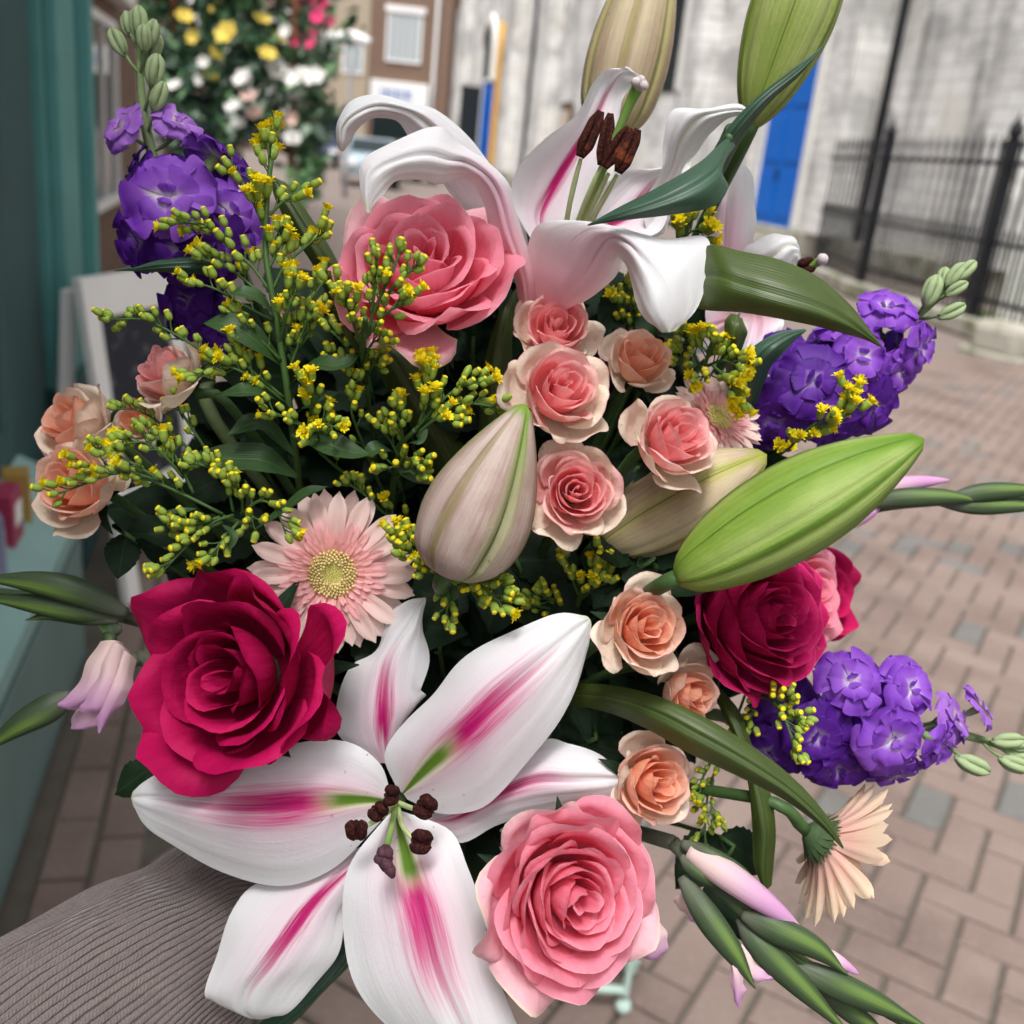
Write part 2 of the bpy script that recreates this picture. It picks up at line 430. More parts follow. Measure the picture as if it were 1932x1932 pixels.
# ---- teal shopfront on the left
shop = st_empty('shopfront', -.55, 2.6, 0, 0, 'teal painted wooden shopfront with sloping sill and corner pilaster', 'shopfront')
def L(x0, x1, y0, y1, z0, z1): return (x0 + .55, x1 + .55, y0 - 2.6, y1 - 2.6, z0, z1)
boxes('pilaster', [L(-.95, -.63, 3.50, 4.34, .62, 3.4), L(-.63, -.59, 3.52, 3.60, .62, 3.4), L(-.63, -.612, 3.68, 3.98, .62, 3.4), L(-.63, -.58, 4.08, 4.16, .62, 3.4), L(-.63, -.605, 4.22, 4.32, .62, 3.4)], M_TEAL, shop, .008)
boxes('pilaster_base', [L(-.95, -.56, 3.48, 4.36, 0, .55), L(-.95, -.58, 3.49, 4.35, .55, .625)], M_TEALD, shop, .006)
boxes('door_post', [L(-.95, -.66, 2.87, 3.478, 0, 3.4), L(-.66, -.645, 2.95, 3.40, .2, 3.2)], M_TEALD, shop, .008)
boxes('stall_riser', [L(-.95, -.47, -.6, 2.86, 0, .46), L(-.47, -.455, -.5, 1.2, .08, .40), L(-.47, -.455, 1.35, 2.75, .08, .40)], M_TEALG, shop, .006)
V, F, U = box_geo(*L(-.62, -.44, -.6, 2.86, .463, .51)); V[[4, 6], 2] += .09
obj('window_sill', make_mesh('window_sill', V, F, None, M_TEALL, False), shop)
boxes('window_frame', [L(-.70, -.625, -.6, 2.86, .40, .70), L(-.70, -.625, 2.72, 2.86, .702, 3.4), L(-.70, -.625, .9, 1.0, .702, 3.4)], M_TEALD, shop, .005)
boxes('window_pane', [L(-.672, -.665, 1.0, 2.72, .702, 3.4)], M_GLASS, shop)
boxes('window_pane', [L(-.672, -.665, -.6, .9, .702, 3.4)], M_GLASS, shop)
boxes('cornice', [L(-.95, -.50, -.6, 4.4, 3.41, 3.8)], M_TEALD, shop, .01)
boxes('wall', [L(-3.0, -.96, -.6, 4.34, 0, 4.0)], M_DARK, shop)
for k, (y, c, w_) in enumerate(((2.36, (.30, .03, .08), .10), (2.50, (.34, .22, .05), .06), (2.20, (.20, .20, .30), .08))):
    o = st_empty('seed_packet_box', -.55, y, .575, .2 * k, ['magenta packet box standing on the teal sill', 'yellow packet box standing on the teal sill', 'lilac packet box standing on the teal sill'][k], 'box', 'boxes on the shop sill')
    boxes('carton', [(-.03, .03, -w_ / 2, w_ / 2, -.03, .10)], simple_mat('carton', c, .5), o, .004); boxes('label', [(.031, .033, -w_ * .3, w_ * .3, .02, .07)], M_WHITE, o)

# ---- chalkboard sign leaning on its legs beside the pilaster
ab = st_empty('chalkboard_sign', -.287, 3.424, 0, -.45, 'white framed A-board with smudged chalk writing beside the teal pilaster', 'sign')
lean = .13
def leanbox(name, y0, y1, z0, z1, t0, t1, mat, par, sgn=1, off=0.0):
    V, F, U = box_geo(t0, t1, y0, y1, z0, z1); V[:, 0] += (-lean * V[:, 2] * sgn) + off
    return obj(name, make_mesh(name, V, F, None, mat, False), par)
for nm, y0, y1, z0, z1 in (('frame_stile', -.26, -.19, 0, 1.02), ('frame_stile', .19, .26, 0, 1.02), ('frame_rail', -.19, .19, .90, 1.02), ('frame_rail', -.19, .19, .28, .36)):
    leanbox(nm, y0, y1, z0, z1, -.012, .014, M_WHITE, ab)
leanbox('chalk_panel', -.19, .19, .36, .90, -.008, .004, M_CHALK, ab)
for y0 in (-.25, .20): leanbox('back_leg', y0, y0 + .05, 0, .98, -.01, .01, M_WHITE, ab, -.6, -.26)

# ---- brick house with a white fascia beyond the shop
h1 = st_empty('brick_house', -1.75, 11, 0, 0, 'brown brick building with white fascia beyond the teal shopfront', 'building')
boxes('wall', [(-3, .45, -4.5, 9, 0, 9)], M_BRICKW, h1)
boxes('fascia', [(.45, .62, -4.3, -.2, 2.35, 2.95)], M_WHITE, h1, .02)
for k, (y, z, w_, hh) in enumerate(((-3.6, 3.5, 1.0, 1.5), (-1.5, 3.5, 1.0, 1.5), (1.2, 3.5, 1.0, 1.5), (-2.2, .7, 1.6, 1.5), (1.5, .7, 2.0, 1.5))):
    wd = boxes('window', [(.45, .50, y, y + .07, z, z + hh), (.45, .50, y + w_ - .07, y + w_, z, z + hh), (.45, .50, y + .07, y + w_ - .07, z, z + .07), (.45, .50, y + .07, y + w_ - .07, z + hh - .07, z + hh), (.45, .49, y + w_ / 2 - .02, y + w_ / 2 + .02, z + .07, z + hh - .07)], M_WHITE, h1)
    boxes('pane', [(.452, .462, y + .07, y + w_ - .07, z + .07, z + hh - .07)], M_GLASS, wd)
po = st_empty('wall_poster', -.95, 6.2, 1.35, 0, 'pale lilac poster on the brown wall behind the purple stock', 'poster')
boxes('sheet', [(-.02, .0, -.24, .24, -.42, .45)], simple_mat('poster_paper', (.60, .60, .74), .6, .3, .08, 3), po); boxes('backing', [(-.05, -.021, -.27, .27, -.46, .48)], M_TEALD, po)

# ---- church wall on the right
ch = st_empty('stone_church', 11.57, 40, 0, 0, 'weathered pale stone church front with tall blue doors and round arches', 'church')
def CL(x0, x1, y0, y1, z0, z1): return (x0 - 11.57, x1 - 11.57, y0 - 40, y1 - 40, z0, z1)
boxes('wall', [CL(11.57, 15, -14, 68, 0, 15)], M_STONE, ch)
boxes('plinth', [CL(11.25, 11.568, -14, 21.4, 0, .5), CL(11.25, 11.568, 24.2, 67.9, 0, .5)], M_KERB, ch, .03)
boxes('step', [CL(10.8, 11.567, 21.5, 24.1, 0, .25), CL(11.1, 11.566, 21.6, 24.0, .252, .5)], M_KERB, ch, .02)
for y, w_ in ((-4.0, .9), (5.0, .9), (14.2, .9), (19.4, .8), (27.4, 1.0), (34.5, 1.0), (43.5, 1.1), (50.2, 1.2), (63.5, 2.2)):
    boxes('buttress', [CL(11.0, 11.569, y, y + w_, .502, 9), CL(11.2, 11.571, y + .05, y + w_ - .05, 9.01, 12)], M_STONE, ch, .04)
for y in (18.9, 29.2, 44.9, 48.0):
    o = tube('drainpipe', [(-.09, y - 40, .5), (-.09, y - 40, 6), (-.09, y - 40, 12)], .085, M_IRON, ch, k=10, n=4)
def arch_ring(yc, w_, z0, h, parent, mat, r=.22, x=-.05, name='arch'):
    n = 14; V = []; F = []
    pts = [(yc - w_ / 2, z0)] + [(yc - w_ / 2 * math.cos(a), h + w_ / 2 * math.sin(a)) for a in np.linspace(0, math.pi, n)] + [(yc + w_ / 2, z0)]
    ptso = [(yc - w_ / 2 - r, z0)] + [(yc - (w_ / 2 + r) * math.cos(a), h + (w_ / 2 + r) * math.sin(a)) for a in np.linspace(0, math.pi, n)] + [(yc + w_ / 2 + r, z0)]
    for (a, b), (c, d) in zip(pts, ptso): V += [(x, a, b), (x, c, d), (.01, c, d), (.01, a, b)]
    for k in range(len(pts) - 1):
        for q in range(4): F.append((4 * k + q, 4 * k + (q + 1) % 4, 4 * k + 4 + (q + 1) % 4, 4 * k + 4 + q))
    return obj(name, make_mesh(name, V, F, None, mat, False), parent)
def arch_fill(yc, w_, z0, h, parent, mat, x, name):
    pts = [(yc - w_ / 2, z0)] + [(yc - w_ / 2 * math.cos(a), h + w_ / 2 * math.sin(a)) for a in np.linspace(0, math.pi, 14)] + [(yc + w_ / 2, z0)]
    V = [(x, a, b) for a, b in pts] + [(x + .06, a, b) for a, b in pts]; n = len(pts)
    F = [tuple(range(n))[::-1], tuple(range(n, 2 * n))] + [(k, (k + 1) % n, (k + 1) % n + n, k + n) for k in range(n)]
    return obj(name, make_mesh(name, V, F, None, mat, False), parent)
def church_door(y0, y1, z0, z1, hinge=True):
    yc = (y0 + y1) / 2 - 40; wd = y1 - y0
    d = boxes('door', [(-.06, -.012, y0 - 40, yc - .01, z0, z1), (-.06, -.012, yc + .01, y1 - 40, z0, z1)], M_BLUE, ch, .01)
    for yy in (y0 - 40 + .12, yc + .1):
        for zz in (z0 + .2, z0 + 1.4, z0 + 2.6):
            boxes('door_panel', [(-.085, -.061, yy, yy + wd / 2 - .24, zz, zz + 1.0)], M_BLUE, d, .01)
    boxes('door_handle', [(-.12, -.061, yc + .05, yc + .09, z0 + 1.0, z0 + 1.25)], M_IRON, d)
    boxes('door_frame', [(-.10, -.004, y0 - 40 - .22, y0 - 40 - .003, z0, z1 + .2), (-.10, -.004, y1 - 40 + .003, y1 - 40 + .22, z0, z1 + .2), (-.10, -.005, y0 - 40, y1 - 40, z1 + .003, z1 + .2)], M_STONEP, ch, .02)
church_door(21.75, 23.75, .502, 4.4)
church_door(55.6, 58.6, .502, 4.8)
arch_fill(58.0 - 40, 2.6, 4.9, 6.4, ch, M_DARK, -.035, 'arch_window'); arch_ring(58.0 - 40, 2.6, 4.9, 6.4, ch, M_STONEP, .45, -.22)
boxes('open_leaf', [CL(10.4, 11.5, 59.0, 59.08, .503, 4.6)], M_DARK, ch)
arch_fill(36.5 - 40, 2.2, 4.6, 7.2, ch, M_DARK, -.035, 'arch_window'); arch_ring(36.5 - 40, 2.2, 4.6, 7.2, ch, M_STONEP, .45, -.22)
arch_fill(30.6 - 40, 1.6, 3.6, 6.0, ch, M_DARK, -.035, 'arch_window'); arch_ring(30.6 - 40, 1.6, 3.6, 6.0, ch, M_STONEP, .4, -.2)
nb = st_empty('notice_board', 11.5, 41.0, 1.6, 0, 'brown framed notice board on the church wall', 'notice board')
boxes('frame', [(-.16, -.06, -.7, .7, 0, 1.9)], M_BROWN, nb, .02); boxes('sheet', [(-.175, -.161, -.55, .55, .2, 1.6)], simple_mat('notice_paper', (.5, .42, .34), .7, .2, .2, 3), nb)
yp = st_empty('ochre_pole', 11.0, 52.5, 0, 0, 'tall ochre yellow pole standing before the church wall', 'pole')
tube('shaft', [(0, 0, 0), (0, 0, 3), (0, 0, 7.2)], [.17, .16, .15], M_YELLOW, yp, k=12, n=8); tube('foot', [(0, 0, 0), (0, 0, .15), (0, 0, .3)], [.30, .28, .2], M_IRON, yp, k=12, n=5)

# ---- railings before the church
rail = st_empty('iron_railings', 8.55, 13.75, 0, 0, 'black spiked iron railings on a mossy stone kerb before the church', 'railings')
p0, p1 = np.array([0.0, 0.0]), np.array([-.75, -6.3]); dv = unit(p1 - p0); LN = float(np.linalg.norm(p1 - p0)); ang = math.atan2(dv[1], dv[0])
MR = Matrix.Rotation(ang, 4, 'Z')
def rbox(name, b, mat, M=MR, bev=0):
    o = boxes(name, [b], mat, rail, bev); o.matrix_local = M; return o
rbox('kerb', (-.3, LN, -.16, .16, 0, .22), M_KERB, bev=.03)
for z in (.42, 1.05, 1.92): rbox('rail', (.0, LN, -.02, .02, z, z + .05), M_IRON)
V, F, U = join_geo([box_geo(-.014, .014, -.014, .014, .22, 2.08), lathe_geo([(.012, 2.07), (.030, 2.12), (.004, 2.26)], 6)]); ME_BAR = make_mesh('bar', V, F, None, M_IRON, False)
V, F, U = join_geo([box_geo(-.008, .008, -.008, .008, .22, 1.14), lathe_geo([(.010, 1.13), (.022, 1.16), (.003, 1.25)], 6)]); ME_DBAR = make_mesh('dog_bar', V, F, None, M_IRON, False)
x = .16; k = 0
while x < LN:
    obj('bar' if k % 2 == 0 else 'dog_bar', ME_BAR if k % 2 == 0 else ME_DBAR, rail, M=MR @ Matrix.Translation((x, 0, 0))); x += .105; k += 1
V, F, U = join_geo([box_geo(-.06, .06, -.06, .06, 0, 2.2), lathe_geo([(.05, 2.2), (.085, 2.26), (.07, 2.34), (.02, 2.42), (.005, 2.5)], 10)]); ME_POST = make_mesh('post', V, F, None, M_IRON, False)
for xx in (0, 3.1, 6.2): obj('post', ME_POST, rail, M=MR @ Matrix.Translation((xx, 0, 0)))
MR2 = Matrix.Rotation(math.radians(75), 4, 'Z')     # return towards the church wall
for z in (.42, 1.05, 1.92): rbox('rail', (.07, 3.0, -.02, .02, z, z + .05), M_IRON, MR2)
rbox('kerb', (.2, 3.0, -.14, .14, 0, .2), M_KERB, MR2, .03)
for k in range(22): obj('bar' if k % 2 == 0 else 'dog_bar', ME_BAR if k % 2 == 0 else ME_DBAR, rail, M=MR2 @ Matrix.Translation((.14 + .13 * k, 0, 0)))
gm = NT('lawn'); oc = gm.objco(); M_GRASS = gm.finish(gm.mix(gm.noise(oc, 30, 4), (.045, .085, .018), (.12, .17, .04)), .9, .15)
lawn = st_empty('grass', 9.9, 9.5, 0); tag(lawn, 'strip of grass behind the railings', 'grass', kind='stuff'); lawn['kind'] = 'stuff'
_rn = random.Random(3); Vs = []; Fs = []
for k in range(5200):
    gx, gy = _rn.uniform(-1.3, 1.2), _rn.uniform(-3.6, 3.6); hh = _rn.uniform(.04, .11); a = _rn.random() * 6.28; lx, ly = _rn.uniform(-.03, .03), _rn.uniform(-.03, .03)
    b_ = len(Vs); Vs += [(gx - .006 * math.cos(a), gy - .006 * math.sin(a), 0), (gx + .006 * math.cos(a), gy + .006 * math.sin(a), 0), (gx + lx, gy + ly, hh)]; Fs.append((b_, b_ + 1, b_ + 2))
obj('blades', make_mesh('blades', Vs, Fs, None, M_GRASS, False), lawn)['kind'] = 'stuff'
V, F, U = box_geo(-1.35, 1.25, -3.7, 3.7, -.05, .0); obj('turf', make_mesh('turf', V, F, None, M_GRASS, False), lawn)
blk = st_empty('stone_block', 7.55, 9.2, 0, .2, 'rounded mossy stone block at the end of the railings', 'stone block')
o = boxes('block', [(-.22, .22, -.3, .3, 0, .36)], M_KERB, blk, .09); boxes('footing', [(-.28, .28, -.36, .36, -.02, .05)], M_KERB, blk, .02)
for k, (x_, y_, hh, lab) in enumerate(((9.6, 11.6, .85, 'pale leaning gravestone behind the railings'), (9.9, 9.4, .7, 'low rounded gravestone behind the railings'))):
    g = st_empty('gravestone', x_, y_, 0, .5 - .4 * k, lab, 'gravestone', 'gravestones by the church')
    arch_fill(0, .55, 0.05, hh, g, M_STONEP, 0, 'slab'); boxes('base', [(-.10, .16, -.36, .36, 0, .1)], M_KERB, g, .02)

# ---- far end of the street
def front(name, uL, uR, dist, depth, hgt, mat, label, cat='building'):
    a = P(uL, 250, dist); b = P(uR, 250, dist); a[2] = b[2] = 0
    w_ = np.linalg.norm(b - a); ex = unit(b - a); M = Matrix(((ex[0], -ex[1], 0, a[0]), (ex[1], ex[0], 0, a[1]), (0, 0, 1, 0), (0, 0, 0, 1)))
    r = empty(name, mat=M, label=label, cat=cat, group='houses at the end of the street')
    boxes('wall', [(0, w_, 0, depth, 0, hgt)], mat, r)
    return r, w_
fb, w_ = front('brick_building', 690, 838, 74, 8, 17, M_BRICKW, 'brown brick building with white sash window and white shop fascia')
def fwin(r, x, z, ww, hh, bars=5):
    wd = boxes('window', [(x, x + .14, -.12, -.004, z, z + hh), (x + ww - .14, x + ww, -.12, -.004, z, z + hh), (x + .14, x + ww - .14, -.12, -.004, z, z + .14), (x + .14, x + ww - .14, -.12, -.004, z + hh - .14, z + hh)] + [(x + ww * k / bars - .05, x + ww * k / bars + .05, -.10, -.004, z + .14, z + hh - .14) for k in range(1, bars)], M_WHITE, r)
    boxes('pane', [(x + .14, x + ww - .14, -.06, -.003, z + .14, z + hh - .14)], simple_mat('curtained_glass', (.30, .34, .36), .2, .5), wd)
    boxes('lintel', [(x - .15, x + ww + .15, -.20, -.001, z + hh + .01, z + hh + .4)], M_WHITE, wd)
fwin(fb, 1.1, 6.6, 2.5, 3.2)
fa = boxes('fascia', [(.2, 4.3, -.35, -.003, 3.6, 5.3)], M_WHITE, fb, .03)
_m = simple_mat('blue_lettering', (.02, .14, .42), .5)
for k in range(7): boxes('letter', [(.95 + .34 * k, 1.18 + .34 * k, -.38, -.351, 4.15, 4.75)] if k % 2 else [(.95 + .34 * k, 1.02 + .34 * k, -.38, -.351, 4.15, 4.75), (1.02 + .34 * k, 1.18 + .34 * k, -.38, -.352, 4.15, 4.26), (1.02 + .34 * k, 1.18 + .34 * k, -.38, -.353, 4.62, 4.75)], _m, fa)
boxes('shop_window', [(.4, 4.1, -.06, -.004, .5, 3.3)], M_GLASS, fb); tube('downpipe', [(4.6, -.2, 0), (4.6, -.2, 8), (4.6, -.2, 16)], .12, M_WHITE, fb, k=8, n=4)
fb2, w2 = front('buff_building', 560, 688, 92, 8, 15, M_BUFF, 'buff brick building closing the far end of the street')
fwin(fb2, 1.2, 6.5, 1.8, 2.8, 2); fwin(fb2, 3.8, 6.5, 1.8, 2.8, 2); boxes('shop_window', [(.4, 5.0, -.06, -.004, .4, 3.0)], M_GLASS, fb2)
fb3, w3 = front('dark_shop_row', 300, 556, 60, 8, 14, M_BRICKW, 'row of dark brick shops seen behind the flower arch')
for k in range(3): fwin(fb3, .8 + 2.5 * k, 5.2, 1.5, 2.2, 2)
boxes('shop_window', [(.3, 7.4, -.06, -.004, .4, 2.8)], M_GLASS, fb3)
for k in range(2):
    b_, w4 = front('street_house', 1020 if k else 840, 1300 if k else 1018, 150 + 20 * k, 8, 22, M_BUFF if k else M_BRICKW, ['plain brick house beyond the church, mostly hidden', 'plain buff house beyond the church, mostly hidden'][k])
    fwin(b_, 2, 8, 2, 3, 2)

def car(u, v, dist, rz, col, label):
    p = P(u, v, dist); r = empty('parked_car', mat=Matrix.Translation((p[0], p[1], 0)) @ Matrix.Rotation(rz, 4, 'Z'), label=label, cat='car', group='cars parked along the street')
    prof = [(-2.1, .35), (-2.15, .65), (-2.05, .9), (-1.2, .98), (-.6, 1.42), (.9, 1.45), (1.6, 1.0), (2.05, .92), (2.15, .6), (2.1, .3)]
    V = [(x_, y_ * (1 if z_ < 1.0 else .82), z_) for y_ in (-.86, .86) for x_, z_ in prof]; n = len(prof)
    F = [tuple(range(n)), tuple(range(2 * n - 1, n - 1, -1))] + [(k, k + n, (k + 1) % n + n, (k + 1) % n) for k in range(n)]
    o = obj('body', make_mesh('body', V, F, None, col, False), r); b = o.modifiers.new('bevel', 'BEVEL'); b.width = .06; b.segments = 2
    for a in ((-1.16, 1.02, -.66, 1.37), (1.54, 1.05, .98, 1.40)):
        obj('windscreen', make_mesh('windscreen', [(a[0] + (-.03 if a[0] < 0 else .03), s_ * .68, a[1] + .03) for s_ in (-1, 1)] + [(a[2] + (-.03 if a[0] < 0 else .03), s_ * .62, a[3] + .03) for s_ in (1, -1)], [(0, 1, 2, 3)], None, M_GLASS, False), r)
    for s_ in (-1, 1): obj('side_window', make_mesh('side_window', [(-.95, s_ * .83, 1.04), (1.35, s_ * .83, 1.04), (.85, s_ * .74, 1.38), (-.55, s_ * .74, 1.38)], [(0, 1, 2, 3)], None, M_GLASS, False), r)
    for x_ in (-1.35, 1.35):
        for s_ in (-1, 1):
            tube('wheel', [(x_, s_ * .88, .32), (x_, s_ * .70, .32)], .32, M_IRON, r, k=18, n=3)
    for s_ in (-.62, .62): boxes('headlight', [(-2.2, -2.12, s_ - .16, s_ + .16, .62, .78)], M_WHITE, r, .02)
    return r
car(700, 300, 33, ROT_ST + math.radians(85), simple_mat('silver_blue_paint', (.30, .38, .43), .25, .5), 'silver blue car parked at the far end of the street')
car(765, 318, 40, ROT_ST + math.radians(95), simple_mat('black_paint', (.02, .02, .024), .25, .5), 'black car parked beside the silver blue car')
car(600, 290, 46, ROT_ST + math.radians(88), simple_mat('navy_paint', (.03, .04, .08), .25, .5), 'navy car parked behind the flower arch')
lp = empty('street_lamp', S(1.2, 24, 0), 'slim white headed street lamp at the far end of the street', 'street lamp')
q = P(664, 76, 24.5); lp.location = (q[0], q[1], 0)
tube('post', [(0, 0, 0), (0, 0, 2), (0, 0, q[2] - .1)], [.07, .05, .04], simple_mat('grey_post', (.35, .35, .36), .5), lp, k=8, n=6)
tube('lamp_head', [(-.45, 0, q[2]), (0, 0, q[2] + .06), (.45, 0, q[2])], [.10, .16, .08], M_WHITE, lp, k=10, n=10)

# ---- flower covered arch beyond the shop
arch_o = P(500, 300, 6.0); arch_o[2] = 0
fa_ = empty('flower_arch', arch_o, 'leafy arch covered with white, yellow and pink blossoms in the street', 'flower arch')
q0 = P(345, 0, 6.0); q1 = P(556, 250, 5.9)
M_RUST = simple_mat('rusty_iron', (.24, .09, .05), .7, .2, .3, 10)
for q_, tz in ((P(330, 200, 6.1), 3.2), (P(552, 200, 5.9), 3.0)):
    b0 = q_.copy(); b0[2] = 0; t0_ = q_.copy(); t0_[2] = tz
    tube('arch_post', [b0, .5 * (b0 + t0_), t0_], .022, M_RUST, fa_, arch_o, k=8, n=6)
tube('arch_top', [np.array([*P(330, 200, 6.1)[:2], 3.2]), np.array([*P(440, 0, 6.0)[:2], 3.5]), np.array([*P(552, 200, 5.9)[:2], 3.0])], .022, M_RUST, fa_, arch_o, k=8, n=10)
M_FOL = [leaf_mat('arch_leaf_dark', (.012, .040, .022), (.03, .075, .04)), leaf_mat('arch_leaf_light', (.06, .14, .06), (.12, .24, .10)), leaf_mat('arch_leaf_sage', (.12, .18, .13), (.22, .28, .21))]
_rn = random.Random(8); buck = {0: [], 1: [], 2: []}
for k in range(5200):
    z_ = _rn.random()
    if z_ < .66:   # the canopy
        u, v = _rn.gauss(430, 125), _rn.uniform(-220, 175) + _rn.gauss(0, 20)
        if u < 268 + max(0, v) * .15 or u > 690: continue
        if u > 640 and v > 80: continue
    else:          # trailing sprays
        c0 = _rn.choice([(330, 260), (430, 330), (505, 240), (575, 380), (590, 330), (350, 330)])
        tt = _rn.random(); u, v = c0[0] + _rn.gauss(0, 22) * (1 - .4 * tt), 90 + (c0[1] - 90) * tt + _rn.gauss(0, 10)
    d = 6.0 + _rn.uniform(-.35, .45); p = P(u, v, d) - arch_o
    s_ = _rn.uniform(.03, .075); R3 = frame_from(np.array([_rn.gauss(0, 1), _rn.gauss(0, 1), _rn.gauss(.6, 1)]), _rn.random() * 6)
    q = np.array([(-1, 0, 0), (0, -.42, .1), (1, 0, -.15), (0, .42, .1)]) * s_
    sel = 0 if _rn.random() < (.62 if u < 560 else .38) else (1 if _rn.random() < .62 else 2)
    if v > 300: sel = 1
    buck[sel].append(q @ R3.T + p)
for k, lst in buck.items():
    n_ = len(lst); uv = np.tile(np.array([(.5, 0), (0, .5), (.5, 1), (1, .5)]), (n_, 1))
    obj('foliage', make_mesh('foliage', np.concatenate(lst), np.arange(n_ * 4).reshape(-1, 4), uv, M_FOL[k]), fa_)['kind'] = 'stuff'
def blossom_mesh(mat, n=6, seed=0, cup=.4):
    rn = random.Random(seed); parts = []
    for k in range(n):
        a = 6.283 * k / n; ca, sa = math.cos(a), math.sin(a)
        pts = np.array([(.1 * ca, .1 * sa, 0), (.55 * ca, .55 * sa, cup * .6), (1.0 * ca, 1.0 * sa, cup)])
        X = strip_geo(pts, [.12, .42, .16], (0, 0, 1), 5, 5, cup=.2); parts.append((X.reshape(-1, 3), grid_faces(5, 5), grid_uv(5, 5)))
    V, F, U = join_geo(parts); return make_mesh('blossom', V, F, U, mat)
MB_ = {'w': blossom_mesh(simple_mat('white_blossom', (.70, .68, .64), .6, .2, .1, 20, .2)), 'y': blossom_mesh(simple_mat('yellow_blossom', (.66, .50, .09), .6, .2, .15, 20, .2)), 'p': blossom_mesh(simple_mat('pink_blossom', (.66, .05, .17), .6, .2, .15, 20, .2)), 'b': blossom_mesh(simple_mat('blush_blossom', (.62, .42, .36), .6, .2, .1, 20, .2))}
BL = [('y', 348, 34, 18), ('y', 410, 18, 17), ('y', 494, 38, 17), ('y', 430, 66, 24), ('y', 415, 95, 18), ('y', 523, 78, 18), ('y', 505, 105, 18), ('y', 365, 70, 14), ('p', 575, 4, 18), ('p', 605, 6, 18), ('p', 598, 34, 14), ('p', 622, 42, 13), ('p', 565, 70, 12), ('p', 555, 88, 12), ('p', 588, 85, 12), ('p', 588, 60, 10),
      ('w', 565, 125, 24), ('w', 590, 150, 26), ('w', 560, 150, 22), ('w', 540, 180, 22), ('w', 465, 165, 28), ('w', 460, 150, 20), ('w', 520, 130, 20), ('w', 540, 240, 24), ('w', 552, 265, 20), ('w', 440, 205, 16), ('w', 530, 200, 20), ('w', 425, 125, 14), ('w', 378, 150, 12), ('w', 384, 118, 12), ('w', 575, 190, 18), ('w', 595, 170, 18), ('b', 555, 225, 14), ('b', 480, 215, 16), ('b', 505, 5, 16), ('w', 450, 235, 16), ('w', 330, 165, 16), ('y', 400, 140, 14), ('w', 415, 60, 12), ('w', 540, 60, 14), ('b', 470, 185, 16), ('w', 510, 160, 18), ('b', 340, 120, 14)]
for k, (c, u, v, r_) in enumerate(BL):
    p = P(u, v, 5.72 + .15 * math.sin(k * 1.7)); rn = random.Random(k)
    obj('blossom', MB_[c], fa_, M=mat4(frame_from(cdir(rn.uniform(-.6, .6), rn.uniform(-.3, .7), 1), k), p - arch_o, 1.0 * r_ / 1932 * 5.7))

# ---- mint painted folding stand on the paving
stn = empty('folding_stand', P(1165, 1890, 1.75) * np.array([1, 1, 0]), 'mint painted metal folding stand on the paving behind the bouquet', 'stand')
fR = np.array([.308, 1.520, 0]); so = np.array([*P(1165, 1890, 1.75)[:2], 0])
fL = fR + np.array([-.36, -.01, 0]); bk = np.array([.02, .10, 0])
legs = []
for f_ in (fR, fL):
    for b_, sg in ((0, 1), (1, -1)):
        a0 = f_ + bk * b_; a1 = f_ + bk * b_ + np.array([0, 0, .17])
        lg = tube('leg', [a0 + np.array([0, 0, .02]), .5 * (a0 + a1), a1], .0075, M_MINT, stn, so, k=8, n=6)
        tube('foot', [a0 + np.array([0, 0, -.002]), a0 + np.array([0, 0, .014]), a0 + np.array([0, 0, .03])], [.010, .017, .009], M_MINT, lg, so, k=10, n=8)
tube('crossbar', [fR + np.array([.0, .0, .050]), fL + np.array([.0, .0, .050])], .009, M_MINT, stn, so, k=8, n=4)
tube('crossbar', [fR + bk + np.array([.01, -.03, .055]), fL + bk + np.array([-.01, -.03, .055])], .007, M_MINT, stn, so, k=8, n=4)
for k in range(5):
    c0 = fR + bk * (k / 4) + np.array([.02, 0, .178]); c1 = fL + bk * (k / 4) + np.array([-.02, 0, .178])
    tube('slat', [c0, c1], .010, M_MINT, stn, so, k=6, n=3)
